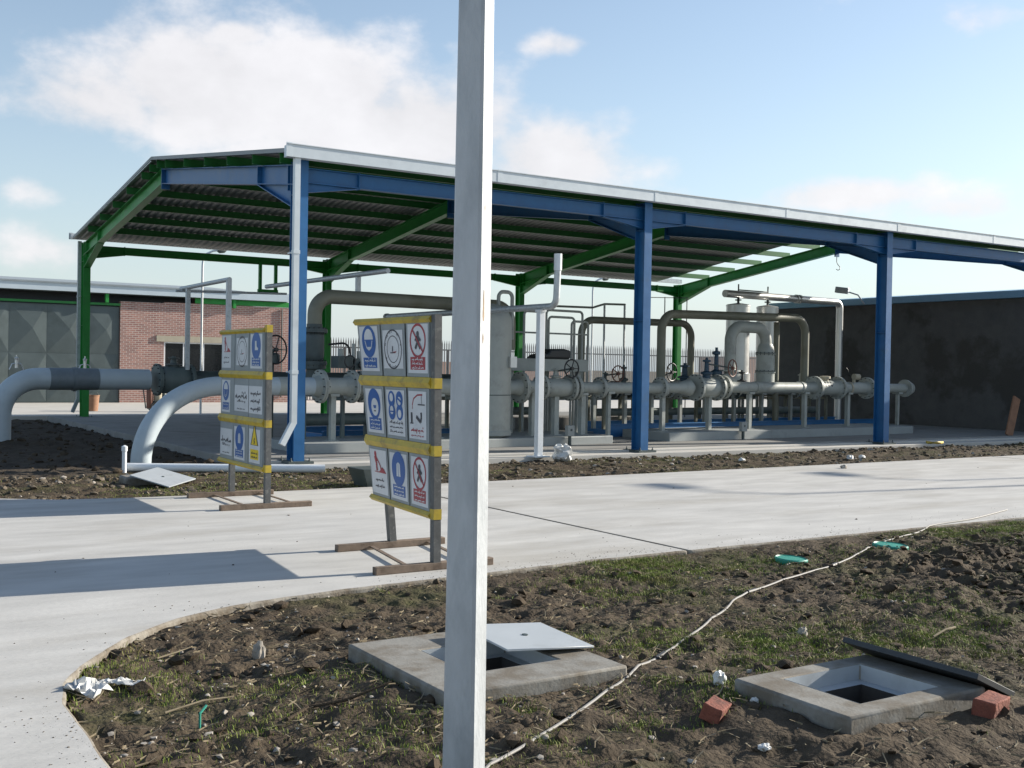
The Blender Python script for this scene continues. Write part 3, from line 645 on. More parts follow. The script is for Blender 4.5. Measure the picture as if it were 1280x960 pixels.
mb = MB(); mb.lathe(E(19.05, 0, ZA+.03), AX, [(.24, 0), (.24, .06), (.23, .07), (.20, .16), (.16, .28), (.11, .34)], 24); part('end_cap', mb, 'pipe_grey', h9)
# supports under the front header
proto = None
def support(s, w, z0, z1, wd=.10, m='pipe_grey', label='square grey steel post carrying the front header pipe', group='posts under the front header'):
    t = thing('pipe_support', label, 'pipe support', E(s, w, z0), group)
    mb = MB(); mb.beam(E(s, w, z0+.01), E(s, w, z1-.01), wd, wd, AX); part('post', mb, m, t)
    mb = MB(); ebox(mb, (s-.1, w-.1, z0-.004), (s+.1, w+.1, z0+.014)); part('base_plate', mb, m, t)
    mb = MB(); ebox(mb, (s-.09, w-.11, z1-.02), (s+.09, w+.11, z1+.03)); part('saddle', mb, m, t)
    return t
for s, lb in ((1.39, 'between the two large header flanges'), (2.6, 'behind the bent safety board'), (3.7, 'next before the tall filter vessel')): support(s, 0, P1, ZA-ra, label='square grey steel post under the header '+lb)
for s, lb in ((6.05, 'right beside the white vent post'), (6.66, 'under the ball valve with black handwheel'), (7.40, 'at the right end of the left plinth')): support(s, 0, P1, ZA-.14, .12, label='thick square grey post '+lb)
for s, z, lb in ((9.8, .13, 'by the flange right of the middle blue column'), (11.32, .22, 'under the large valve with rusty handwheel'), (12.72, .14, 'under the left leg of the inverted U pipe'), (14.8, .14, 'under the weld band before the perforated spool'), (16.55, .15, 'under the small tap by the far blue column'), (18.05, .12, 'hidden partly by the far blue column')): support(s, 0, P2, ZA-z+.03, label='square grey header post '+lb)
for s, lb in ((8.16, 'in the gap between both plinths'), (18.75, 'under the blind end of the header')): support(s, 0, FZ, ZA-.11, .08, label='slender grey post standing on the slab '+lb)
# vertical filter vessel
t = thing('filter_vessel', 'tall grey cylindrical filter vessel partly behind the lamp pole', 'vessel', E(4.90, .1, P1))
mb = MB(); mb.lathe(E(4.90, .1, P1), UP, [(.40, 0), (.40, .04), (.55, .041), (.55, .12), (.53, .14), (.53, 2.35), (.51, 2.45), (.44, 2.58), (.30, 2.68), (.12, 2.72)], 40); part('shell', mb, 'pipe_grey', t)
mb = MB(); mb.cyl(E(4.90, .1, 1.05), E(4.90, .1, 1.07), .534, n=40); part('weld_seam', mb, 'dark_steel', t)
mb = MB(); ebox(mb, (5.14, -.44, 1.62), (5.30, -.30, 1.84)); part('name_plate', mb, 'stainless', t)
mb = MB(); mb.tube(fillet([E(5.2, .1, 2.4), E(5.2, .1, 3.18), E(5.55, .1, 3.18), E(5.55, .1, 2.2)], .12, 6), .04, 8); part('davit_arm', mb, 'pipe_grey', t)
mb = MB(); mb.lathe(E(4.75, .1, 2.85), UP, [(.1, 0), (.1, .12), (.2, .12), (.2, .2), (.05, .21), (.05, .36)], 16); part('top_nozzle', mb, 'pipe_grey', t)
# riser 1 with stacked valve, and the upper pipe over the vessel
r1 = pipe('overhead_pipe', fillet([E(1.47, .95, 2.35), E(1.47, .95, 2.93), E(6.1, .95, 2.93), E(6.1, .95, 2.0)], .36, 10), .14, 'pipe_olive', 'dark grey overhead pipe with a left elbow above the flanged header')
t = valve(E(1.47, .95, 1.95), .19, .25, .62, 'dark_steel', 'upright dark flanged valve stack behind the front corner column', ax=UP)
mb = MB(); mb.lathe(E(1.47, .95, 1.30), UP, [(.15, 0), (.15, .22), (.23, .23), (.23, .32)], 20); part('neck', mb, 'dark_steel', t); mb = MB(); mb.lathe(E(1.47, .95, 2.27), UP, [(.22, 0), (.22, .05), (.15, .06), (.15, .12)], 20); part('neck', mb, 'dark_steel', t)
mb = MB(); mb.tube(fillet([E(1.7, .8, 2.0), E(2.1, .75, 2.05), E(2.2, .75, 1.5)], .15, 6), .02, 8); part('hose', mb, 'black_steel', t)
t = thing('actuator', 'cluster of small dark control fittings on the header flanges', 'actuator', E(1.8, .2, 1.5))
mb = MB(); ebox(mb, (1.55, .1, 1.55), (1.85, .4, 1.78)); ebox(mb, (1.9, .1, 1.52), (2.15, .35, 1.74)); part('housing', mb, 'dark_steel', t)
mb = MB(); mb.cyl(E(1.65, .2, 1.75), E(1.65, .2, 1.92), .06, n=12); mb.cyl(E(1.92, .2, 1.45), E(1.92, .2, 2.02), .035, n=10); mb.cyl(E(2.05, .2, 1.7), E(2.05, .2, 1.88), .055, n=12); part('gauge_posts', mb, 'pipe_grey', t)
mb = MB(); mb.torus(E(1.75, .02, 1.68), AY, .11, .014, 20, 6); mb.lathe(E(2.03, .08, 1.62), -AY, [(.07, 0), (.07, .05)], 16); part('dials', mb, 'black_steel', t)
t = thing('handwheel_stand', 'large black spoked handwheel on a stem against the brick house', 'handwheel', E(.75, 1.1, FZ))
mb = MB(); mb.cyl(E(.75, 1.3, FZ), E(.75, 1.3, 1.9), .05, n=12); mb.lathe(E(.75, 1.25, 1.62), UP, [(.14, 0), (.14, .16), (.08, .2)], 14); part('pedestal', mb, 'dark_steel', t); handwheel(t, E(.72, 1.05, 1.88), -AY+AX*.3, .27, 'black_steel', E(.75, 1.3, 1.88))
# vent of the front corner: pipe along the depth with white riser and post
t = pipe('vent_pipe', fillet([(4.62, 6.0, 2.75), (4.66, -.80, 2.75), (4.67, -.82, 3.45)], .17, 8), .062, 'galv', 'grey-white vent pipe turning up at the canopy front')
mb = MB(); mb.cyl((4.67, -.82, 3.40), (4.67, -.82, 3.70), .074, n=16); part('cap', mb, 'white_paint', t)
mb = MB(); mb.cyl((4.62, 6.02, 2.75), (4.62, 5.92, 2.75), .08, n=14); part('end_cap', mb, 'pipe_grey', t)
t = thing('vent_post', 'white painted post holding up the vent pipe', 'post', (4.64, -.34, -.03))
mb = MB(); mb.box((4.58, -.40, -.02), (4.70, -.28, 2.70)); bevel(part('post', mb, 'white_paint', t), .006); mb = MB(); mb.box((4.46, -.50, -.03), (4.80, -.20, -.008)); part('base_plate', mb, 'white_paint', t)
mb = MB(); mb.box((4.565, -.42, 2.66), (4.715, -.26, 2.70)); part('saddle', mb, 'white_paint', t)
def vent(name, pts, r, legs, label):
    t = pipe(name, pts, r, 'galv', label, 'pipe', n=12)
    for a, b in legs:
        mb = MB(); mb.beam(a, b, .085, .085, (1, 0, 0)); part('leg', mb, 'galv', t)
vent('vent_pipe', [(.06, 6.75, 3.2), (-.04, 3.30, 3.2)], .045, [((.05, 6.22, 1.45), (.05, 6.22, 3.18)), ((-.04, 3.34, .03), (-.04, 3.34, 3.18))], 'thin grey goalpost vent frame in front of the brick house')
vent('vent_pipe', [(2.15, 7.2, 3.38), (2.40, 1.5, 3.40)], .05, [((2.37, 2.75, 3.05), (2.37, 2.75, 3.38))], 'thin grey vent pipe slanting above the dark overhead pipe')
vent('cross_pipe', [(-.1, 6.6, 3.14), (2.4, 6.6, 3.20)], .025, [], 'very thin grey pipe crossing before the brick house')
# right cluster: risers, inverted U, tanks, flue
pipe('overhead_pipe', fillet([E(9.85, 3, 1.2), E(9.85, 3, 2.86), E(13.72, 3, 2.90), E(13.72, 3, 1.2)], .38, 10), .093, 'pipe_olive', 'olive grey overhead pipe loop seen left of the middle blue column')
pipe('overhead_pipe', fillet([E(10.88, 1.2, 1.2), E(10.88, 1.2, 3.00), E(16.25, 1.2, 3.10), E(16.25, 1.2, 1.25)], .42, 10), .108, 'pipe_olive', 'long olive overhead pipe loop passing before the silver tanks')
pipe('riser_pipe', [E(15.9, 1.9, .3), E(15.9, 1.9, 3.0)], .08, 'pipe_olive', 'straight olive riser pipe right of the silver tanks')
u_ = pipe('inverted_u_pipe', fillet([E(12.56, .5, 1.55), E(12.56, .5, 2.74), E(13.86, .5, 2.74), E(13.86, .5, 2.25)], 0.36, 10), .145, 'pipe_grey', 'fat pale grey inverted U pipe standing on the header')
for z0, z1, r in ((1.44, 1.56, .28), (1.62, 1.66, .26)):
    mb = MB(); mb.cyl(E(12.56, .5, z0), E(12.56, .5, z1), r, n=28); part('flange', mb, 'pipe_grey', u_)
mb = MB(); mb.lathe(E(13.86, .5, 1.36), UP, [(.235, 0), (.235, .24), (.255, .245), (.255, .29), (.23, .30), (.23, .70), (.25, .71), (.25, .75), (.225, .76), (.20, .90), (.16, .98)], 28); part('meter_body', mb, 'pipe_grey', u_)
mb = MB()
for z in (1.63, 2.09): mb.cyl(E(13.86, .5, z), E(13.86, .5, z+.02), .26, n=28); boltring(mb, E(13.86, .5, z), UP, .24, 14, .014, .08)
part('bolts', mb, 'dark_steel', u_, kind='stuff')
for s, r, w, lab in ((15.55, .33, 3.0, 'silver cylindrical tank nearer the inverted U pipe, flue pipe across its top'), (16.78, .31, 3.0, 'silver cylindrical tank beside the dark wall, flue pipe across its top')):
    t = thing('silver_tank', lab, 'tank', E(s, w, FZ), None)
    mb = MB(); mb.lathe(E(s, w, .95), UP, [(r*.6, 0), (r*1.1, .12), (r*1.12, .62), (r, .64), (r, 2.5), (r*1.03, 2.5), (r*1.03, 2.54), (r*.9, 2.56), (.06, 2.60)], 36); part('shell', mb, 'stainless', t)
    for a in (0, 2.09, 4.19):
        q = MB(); q.cyl(E(s+r*.8*math.cos(a), w+r*.8*math.sin(a), FZ), E(s+r*.8*math.cos(a), w+r*.8*math.sin(a), 1.15), .045, n=10); part('leg', q, 'pipe_grey', t)
    q = MB(); q.cyl(E(s, w, 3.55), E(s, w, 3.75), .035, n=10); q.cyl(E(s, w, 3.62), E(s, w, 3.65), .09, n=14); part('spigot', q, 'dark_steel', t)
t = pipe('flue_pipe', fillet([E(15.0, 3, 3.79), E(20.05, 3, 3.79), E(20.05, 3, .05)], .20, 8), .105, 'stainless', 'shiny horizontal flue pipe on top of the tanks dropping at the wall')
for s in (15.55, 16.78):
    mb = MB(); mb.cyl(E(s, 3, 3.85), E(s, 3, 4.08), .02, n=8); part('vent_pin', mb, 'dark_steel', t)
mb = MB(); mb.cyl(E(15.55, 3, 3.92), E(16.78, 3, 3.92), .018, n=8); part('tie_rod', mb, 'dark_steel', t)
for s in (18.0, 18.14):
    mb = MB(); mb.cyl(E(s, 3, 3.79), E(s+.05, 3, 3.79), .13, n=20); part('joint_ring', mb, 'stainless', t)
for z in (2.0, 2.9):
    mb = MB(); mb.cyl(E(20.05, 3, z), E(20.05, 3, z+.02), .112, n=20); part('joint_ring', mb, 'stainless', t)
# blue skid frames
def skid(s0, s1, w0, w1, z0, z1, label):
    t = thing('skid_frame', label, 'skid', E((s0+s1)/2, (w0+w1)/2, FZ))
    for w in (w0, w1):
        mb = MB(); mb.ibeam(E(s0, w, (z0+z1)/2), E(s1, w, (z0+z1)/2), .1, z1-z0, .02, .012); part('rail', mb, 'blue_valve2', t)
    k = int((s1-s0)/2)
    for i in range(k+1):
        s = s0+.06+(s1-s0-.12)*i/k; mb = MB(); mb.beam(E(s, w0+.05, z0+.10), E(s, w1-.05, z0+.10), .08, .12); part('cross_member', mb, 'blue_valve2', t)
M['blue_valve2'] = mat('skid_blue', (.025, .15, .36), .45, .15, 5)
skid(9.3, 19.4, 1.25, 2.6, FZ, .33, 'long bright blue steel skid frame behind the right plinth')
skid(2.2, 5.6, 2.0, 3.6, FZ, .26, 'short blue skid frame behind the left plinth')
# second and third headers at the back with valves and posts
pipe('header_pipe', [E(6.2, 1.95, 1.12), E(19.0, 1.95, 1.12)], .11, 'pipe_grey', 'slim rear header pipe lying behind the front header')
pipe('header_pipe', [E(7.5, 3.35, 1.10), E(14.6, 3.35, 1.10)], .13, 'dark_steel', 'dark innermost header pipe below the olive loop')
for s in (6.9, 8.1, 9.4, 10.4, 11.3, 12.3, 13.2, 14.3, 15.4, 16.6, 17.8): support(s, 1.95, FZ if s < 9.3 or s > 19 else .10, 1.02, .085, 'pipe_grey', 'thin grey post carrying the slim rear header', 'posts under the rear header')
for s in (7.9, 9.3, 10.6, 12.0, 13.3, 14.4): support(s, 3.35, FZ, .99, .12, 'pipe_olive', 'olive grey post carrying the innermost header', 'posts under the innermost header')
pipe('header_pipe', [E(4.5, 6.6, .93), E(20.3, 6.6, .93)], .21, 'valve_grey', 'added thick dark pipe hiding the bright yard low behind the pipework')  # dark pipe added to cover the bright yard behind
valve(E(9.75, 1.95, 1.12), .16, .22, .5, 'dark_steel', 'small dark valve with a red handwheel seen left of the middle blue column', wheel=(E(9.85, 1.6, 1.52), -AY, .19), wheel_m='red_iron', bonnet=(.07, .3), bonnet_m='dark_steel')
valve(E(10.35, 1.95, 1.12), .14, .2, .4, 'dark_steel', 'small dark valve with a tall bonnet next to the red handwheel', bonnet=(.08, .5), bonnet_m='dark_steel')
valve(E(11.65, 1.95, 1.12), .15, .2, .5, 'pipe_grey', 'grey valve with a black handwheel right of the middle blue column', wheel=(E(11.6, 1.55, 1.58), -AY+AX*.2, .22), bonnet=(.07, .3))
valve(E(12.45, 1.95, 1.14), .2, .26, .6, 'pipe_grey', 'grey globe valve with a teal blue gear top', bonnet=(.13, .5), bonnet_m='blue_valve')
valve(E(12.2, .62, 1.25), .12, .16, .3, 'blue_valve', 'tall dark blue stem valve left of the inverted U pipe', bonnet=(.10, .85), bonnet_m='blue_valve')
valve(E(14.6, 1.95, 1.12), .16, .22, .5, 'dark_steel', 'dark valve between the inverted U pipe and the olive riser', bonnet=(.09, .4), bonnet_m='black_steel')
valve(E(17.0, 1.95, 1.12), .16, .22, .5, 'pipe_grey', 'grey valve with a short stem before the dark wall', bonnet=(.07, .35))
def rack(s0, s1, w0, w1, z0, z1, n, m, label, lines):  # racks added as clutter that darkens the bright floor
    t = thing('added_rack', label, 'rack', E((s0+s1)/2, (w0+w1)/2, z0))
    for i in range(n):
        s = s0+(s1-s0)*i/(n-1)
        for w in (w0, w1): mb = MB(); mb.beam(E(s, w, z0), E(s, w, z1), .07, .07, AX); part('leg', mb, m, t)
        mb = MB(); mb.beam(E(s, w0+.036, z1-.05), E(s, w1-.036, z1-.05), .06, .06); part('cross_beam', mb, m, t)
    for w in (w0, w1): mb = MB(); mb.beam(E(s0+.036, w, z1+.032), E(s1-.036, w, z1+.032), .07, .06); part('long_beam', mb, m, t)
    for (w, z, r, mm) in lines: mb = MB(); mb.tube([E(s0-.02, w, z), E(s1+.02, w, z)], r, 10); part('small_line', mb, mm, t)
rack(1.15, 3.6, .70, 1.25, P1-.003, 1.0, 4, 'valve_grey', 'added dark steel rack under the flanged header left of the safety board', ((1.0, .55, .12, 'valve_grey'),))
rack(9.9, 18.4, 2.15, 2.75, .10, .95, 9, 'pipe_olive', 'added long olive steel rack between the blue skid rails', ((2.5, .55, .10, 'valve_grey'),))
rack(5.8, 8.3, 2.3, 2.9, FZ, .95, 4, 'pipe_olive', 'added olive steel rack behind the tall filter vessel', ((2.6, .60, .10, 'valve_grey'),))
# tray beam with a black bag, rails
t = thing('cable_tray', 'pale grey box beam reaching from the tall vessel', 'beam', E(7.2, 1.0, 1.55))
mb = MB(); ebox(mb, (5.35, .85, 1.55), (8.28, 1.15, 1.83)); bevel(part('box', mb, 'pipe_grey', t), .01)
for s in (6.2, 8.1):
    mb = MB(); ebox(mb, (s-.05, .95, FZ), (s+.05, 1.05, 1.55)); part('leg', mb, 'pipe_grey', t)
mb = MB(); mb.prism([E(6.72, .8, 1.828), E(7.72, .8, 1.828), E(7.74, .8, 2.02), E(7.55, .8, 2.06), E(7.15, .8, 2.05), E(7.08, .8, 1.96), E(6.85, .8, 1.92)], AY*.4); bevel(solo('bag', mb, 'black_steel', 'black bag lying on the grey box beam', 'bag'), .05, 3)
t = thing('guard_rail', 'thin grey tube hoops standing over the grey box beam', 'rail', E(7.6, 1.5, FZ))
for a, b, z in ((6.92, 7.5, 2.90), (7.62, 8.38, 2.80), (7.55, 8.62, 2.95), (8.30, 8.80, 2.72)):
    mb = MB(); mb.tube(fillet([E(a, 1.5, FZ), E(a, 1.5, z), E(b, 1.5, z), E(b, 1.5, FZ)], .09, 5), .028, 8); part('hoop', mb, 'pipe_grey', t)
mb = MB(); mb.tube([E(5.6, 1.5, 2.42), E(8.8, 1.5, 2.42)], .02, 8); part('mid_rail', mb, 'pipe_grey', t)
t = thing('pipe_stand', 'tall thin grey pipe frame above the olive loop', 'frame', E(12.3, 5, FZ))
for s in (12.33, 13.08):
    mb = MB(); mb.tube([E(s, 5, FZ), E(s, 5, 3.46)], .03, 8); part('leg', mb, 'galv', t)
mb = MB(); mb.tube([E(10.6, 5, 3.30), E(11.9, 5, 3.32), E(12.33, 5, 3.44), E(13.10, 5, 3.46)], .03, 8); part('top_tube', mb, 'pipe_grey', t)
t = thing('wire_stand', 'very thin wire frame beside the rear green column', 'frame', E(18.7, 9, FZ))
for s in (18.5, 19.55):
    mb = MB(); mb.tube([E(s, 9, FZ), E(s, 9, 4.12)], .018, 6); part('leg', mb, 'dark_steel', t)
mb = MB(); mb.tube([E(17.3, 9, 4.05), E(19.57, 9, 4.14)], .016, 6); part('top_tube', mb, 'dark_steel', t)
for s, w, pl, lab in ((6.5, -.70, P1, 'small pale box on a stub before the left plinth'), (11.75, -.70, P2, 'small pale box with a dark mark before the right plinth'), (17.2, -.70, P2, 'small pale box before the right plinth by the far blue column')):
    t = thing('junction_box', lab, 'box', E(s, w, FZ))
    mb = MB(); ebox(mb, (s-.025, w-.025, FZ-.005), (s+.025, w+.025, .24)); part('stub', mb, 'dark_steel', t)
    mb = MB(); ebox(mb, (s-.09, w-.05, .22), (s+.09, w+.05, .44)); bevel(part('box', mb, 'plinth_grey', t), .008)
    mb = MB(); mb.lathe(E(s, w-.05, .35), -AY, [(.025, -.005), (.025, .006)], 12); part('gland', mb, 'dark_steel', t)

# ------------------------------------------------------------------ safety boards
def sign_board(name, label, near0, far0, near1, far1, zb, cells, seed):
    """near/far panel edge at the foot (…0) and at the top (…1); a runs 0 (far edge) to 1 (near edge) across the visible face"""
    rnd = random.Random(seed)
    n0, f0, n1, f1 = V((*near0, 0)), V((*far0, 0)), V((*near1, 0)), V((*far1, 0))
    Z0, Z1 = .36, 2.02
    wid = (n0-f0).length
    def S(a, z, d=0.0):
        q = (z-Z0)/(Z1-Z0); p = (f0*(1-q)+f1*q)*(1-a)+(n0*(1-q)+n1*q)*a
        e = (n0*(1-q)+n1*q)-(f0*(1-q)+f1*q); nrm = V((e.y, -e.x, 0)).normalized()
        if nrm.x > 0: nrm = -nrm
        return V((p.x, p.y, z))+nrm*d
    t = thing(name, label, 'sign', (near0[0], near0[1], zb))
    def slab_(a0, a1, z0, z1, d0, d1):
        mb = MB(); vs = [S(a, z, d) for d in (d0, d1) for z in (z0, z1) for a in (a0, a1)]
        mb.add(vs, [(0, 1, 3, 2), (4, 6, 7, 5), (0, 4, 5, 1), (2, 3, 7, 6), (0, 2, 6, 4), (1, 5, 7, 3)]); return mb
    rows = [(1.53, 1.965), (.985, 1.41), (.43, .86)]
    colsx = [(.015, .325), (.345, .655), (.675, .965)]
    for ri, (z0, z1) in enumerate(rows):
        for ci, (a0, a1) in enumerate(colsx): part('panel', slab_(a0, a1, z0-.012, z1+.012, 0, .006), 'sign_grey', t)
    part('back_frame', slab_(.0, .985, Z0+.02, Z1-.02, -.012, -.001), 'sign_grey', t)
    for (z0, z1) in ((1.965, 2.02), (1.425, 1.515), (.875, .97), (.36, .415)):
        zm = (z0+z1)/2; mb = MB()
        for a0 in (-.02,):
            vs = [S(a0, z0, .008), S(.985, z0, .008), S(.985, zm, .030), S(a0, zm, .030), S(a0, z1, .008), S(.985, z1, .008), S(a0, z0, -.02), S(.985, z0, -.02), S(.985, z1, -.02), S(a0, z1, -.02)]
            mb.add(vs, [(0, 3, 2, 1), (3, 4, 5, 2), (0, 1, 7, 6), (4, 9, 8, 5), (6, 7, 8, 9), (0, 6, 9, 4, 3), (1, 2, 5, 8, 7)])
        part('yellow_bar', mb, 'sign_yellow', t)
    # posts
    pn0 = V((near0[0]+.03, near0[1]-.01, zb+.06)); pn1 = V((near1[0]+.03, near1[1]-.01, 2.03)); mb = MB(); mb.beam(pn0, pn1, .065, .065, (1, 0, 0)); pn = part('post', mb, 'post_iron', t)
    for z in (.36, .875, 1.425) if seed != 1 else (.36, .875, 1.425, 1.965):
        q = (z-zb)/(2.03-zb); c = pn0+(pn1-pn0)*((z+.04-pn0.z)/(pn1.z-pn0.z)); k = MB(); k.box((c.x-.036, c.y-.036, z), (c.x+.036, c.y+.036, z+.085)); part('yellow_band', k, 'sign_yellow', pn)
    A = .20
    pf0 = S(A, zb+.06, -.05); pf1 = S(A, 1.98, -.05); mb = MB(); mb.beam(pf0, pf1, .065, .065, (1, 0, 0)); part('post', mb, 'post_iron', t)
    # feet and ties
    for p in (pn0, pf0):
        mb = MB(); mb.box((p.x-.55, p.y-.035, zb), (p.x+.54, p.y+.035, zb+.062)); bevel(part('foot', mb, 'foot_iron', t), .006)
    for dx in (-.22, .36):
        mb = MB(); mb.beam((pn0.x+dx, pn0.y+.03, zb+.03), (pf0.x+dx, pf0.y-.03, zb+.03), .035, .012); part('tie_bar', mb, 'foot_iron', t)
    # stickers with their print
    def sticker(a0, a1, z0, z1, kind):
        st = part('sticker', slab_(a0, a1, z0, z1, .0065, .009), 'sticker', t)
        W_ = (a1-a0)*wid; H_ = z1-z0; layers = {}
        def P(x, y, lv): return S(a0+(a1-a0)*x, z0+H_*y, .0095+.0012*lv)
        def poly(m, pts, lv=0): mb = layers.setdefault((m, lv), MB()); mb.add([P(x, y, lv) for x, y in pts], [tuple(range(len(pts)))])
        def rect(m, x0, x1, y0, y1, lv=0): poly(m, [(x0, y0), (x1, y0), (x1, y1), (x0, y1)], lv)
        def disc(m, cx, cy, r, lv=0, n=28, sy=1): poly(m, [(cx+r*math.cos(2*math.pi*i/n), cy+r*sy*W_/H_*math.sin(2*math.pi*i/n)) for i in range(n)], lv)
        def ringd(m, cx, cy, r, w, lv=0, n=28):
            mb = layers.setdefault((m, lv), MB()); k = W_/H_
            for i in range(n):
                a, b = 2*math.pi*i/n, 2*math.pi*(i+1)/n
                mb.add([P(cx+q*math.cos(x), cy+q*k*math.sin(x), lv) for q, x in ((r, a), (r, b), (r-w, b), (r-w, a))], [(0, 1, 2, 3)])
        def stroke(m, pts, w, lv=0):
            k = W_/H_
            mb = layers.setdefault((m, lv), MB())
            for (x0, y0), (x1, y1) in zip(pts[:-1], pts[1:]):
                dx, dy = (x1-x0), (y1-y0)/k; L = math.hypot(dx, dy) or 1; nx, ny = -dy/L*w/2, dx/L*w/2*k
                mb.add([P(x0+nx, y0+ny, lv), P(x1+nx, y1+ny, lv), P(x1-nx, y1-ny, lv), P(x0-nx, y0-ny, lv)], [(0, 1, 2, 3)])
        def script(m, x0, x1, y, h, w, lv=0):
            x = x0
            while x < x1-.03:
                L = min(rnd.uniform(.10, .24), x1-x); pts = []
                for i in range(7):
                    q = i/6; pts.append((x+L*q, y+h*(.0+.35*abs(math.sin(q*math.pi*rnd.choice((1, 2, 2.5))))*rnd.uniform(.4, 1.6))))
                stroke(m, pts, w, lv)
                if rnd.random() < .6: stroke(m, [(x+L*.8, y), (x+L*.8, y+h*rnd.uniform(.7, 1.1))], w, lv)
                for _ in range(rnd.choice((0, 1, 2))):
                    dx = x+L*rnd.random(); dy = y+h*rnd.choice((-.35, 1.0)); disc(m, dx, dy, w*.7, lv, 6)
                x += L+.035
        def block(m, y0, y1, lines, ink='sticker'):
            rect(m, .12, .88, y0, y1)
            for i in range(lines):
                yy = y1-(y1-y0)*(i+.72)/lines; script(ink, .20, .80, yy, (y1-y0)/lines*.5, .022, 1)
        def walker(cx, cy, s, m, lv=1):
            disc(m, cx, cy+.115*s, .05*s, lv, 10); stroke(m, [(cx, cy+.08*s), (cx-.01, cy-.02*s)], .11*s, lv); stroke(m, [(cx, cy-.02*s), (cx+.10*s, cy-.13*s)], .06*s, lv); stroke(m, [(cx-.01, cy-.02*s), (cx-.10*s, cy-.13*s)], .06*s, lv); stroke(m, [(cx-.02, cy+.07*s), (cx-.11*s, cy)], .045*s, lv); stroke(m, [(cx+.02, cy+.07*s), (cx+.11*s, cy)], .045*s, lv)
        cx, cy = .5, .66
        if kind == 'mask':
            disc('ink_blue', cx, cy, .38); disc('sticker', cx, cy+.06, .24, 1); rect('ink_blue', .24, .76, cy-.12, cy+.045, 2); stroke('sticker', [(.30, cy+.02), (.38, cy-.14), (.5, cy-.19), (.62, cy-.14), (.70, cy+.02)], .03, 3); block('ink_blue', .07, .30, 2)
        elif kind == 'emblem':
            cy = .5; ringd('ink_dark', cx, cy, .45, .035); ringd('ink_dark', cx, cy, .31, .018)
            for i in range(20):
                a = rnd.uniform(.2, 2.94) if i < 12 else rnd.uniform(3.5, 5.9); r = .38; k = W_/H_; stroke('ink_dark', [(cx+r*math.cos(a), cy+r*k*math.sin(a)), (cx+(r+.03)*math.cos(a+.08), cy+(r+.03)*k*math.sin(a+.08))], .018)
            stroke('ink_dark', [(.48, .58), (.47, .44)], .035); poly('ink_red', [(.38, .40), (.62, .41), (.68, .45), (.5, .435)]); stroke('ink_dark', [(.36, .41), (.60, .41)], .02, 1)
        elif kind == 'nopass':
            ringd('ink_red', cx, cy, .40, .06); walker(cx, cy, 1.25, 'ink_dark'); k = W_/H_; stroke('ink_red', [(cx-.27, cy+.27*k), (cx+.27, cy-.27*k)], .045, 2); block('ink_red', .07, .33, 3)
        elif kind == 'face':
            disc('ink_blue', cx, cy, .38); disc('sticker', cx+.04, cy-.07, .22, 1); poly('ink_blue', [(cx-.06, cy-.03), (cx+.14, cy-.03), (cx+.10, cy-.10), (cx-.02, cy-.10)], 2); stroke('ink_dark', [(cx-.03, cy-.16), (cx+.10, cy-.16)], .03, 2); block('ink_blue', .07, .34, 3)
        elif kind == 'four':
            k = W_/H_
            for i, (x, y) in enumerate(((.28, .80), (.72, .80), (.28, .52), (.72, .52))):
                disc('ink_blue', x, y, .19); disc('sticker', x, y+.035*(1 if i % 2 == 0 else -1), .10, 1, 12); 
                if i == 1: stroke('ink_blue', [(x-.1, y+.03), (x+.1, y-.05)], .05, 2)
                if i == 2: rect('ink_blue', x-.1, x+.1, y-.01, y+.02, 2)
            for y in (.27, .17, .07): script('ink_dark', .12, .88, y, .045, .022)
        elif kind == 'crane':
            stroke('ink_red', [(.20, .70), (.28, .84), (.5, .92), (.78, .93)], .04); stroke('ink_red', [(.22, .70), (.20, .62)], .025); stroke('ink_dark', [(.72, .92), (.74, .74)], .018); rect('ink_dark', .52, .92, .71, .735)
            rect('ink_dark', .10, .20, .33, .55); rect('ink_dark', .06, .24, .31, .335); stroke('ink_dark', [(.42, .47), (.58, .40), (.68, .36), (.72, .47), (.70, .56)], .085); script('ink_red', .10, .9, .16, .08, .035); script('ink_red', .10, .9, .06, .035, .02)
        elif kind == 'digger':
            disc('ink_red', .34, .90, .07, 0, 10); stroke('ink_red', [(.32, .86), (.38, .72)], .15); stroke('ink_red', [(.38, .72), (.36, .62), (.38, .52)], .09); stroke('ink_red', [(.42, .80), (.58, .66), (.64, .54)], .04); poly('ink_red', [(.50, .50), (.95, .50), (.82, .58), (.70, .62), (.62, .56)]); rect('ink_red', .22, .95, .485, .505); script('ink_dark', .25, .8, .30, .05, .03); script('ink_dark', .2, .85, .16, .05, .03)
        elif kind == 'coat':
            disc('ink_blue', cx, cy, .40); poly('sticker', [(.38, .50), (.62, .50), (.60, .76), (.54, .80), (.46, .80), (.40, .76)], 1); stroke('ink_blue', [(.5, .5), (.5, .78)], .02, 2); block('ink_blue', .07, .31, 3)
        elif kind == 'boot':
            disc('ink_blue', cx, cy, .40); poly('sticker', [(.40, .80), (.53, .80), (.55, .64), (.68, .58), (.66, .53), (.40, .53)], 1); block('ink_blue', .07, .32, 3)
        elif kind == 'script':
            script('ink_dark', .08, .92, .50, .22, .045); script('ink_dark', .2, .8, .36, .06, .02); script('ink_dark', .2, .8, .08, .04, .018)
        elif kind == 'lines':
            for y in (.70, .42, .14): script('ink_dark', .14, .88, y, .10, .045)
        elif kind == 'warning':
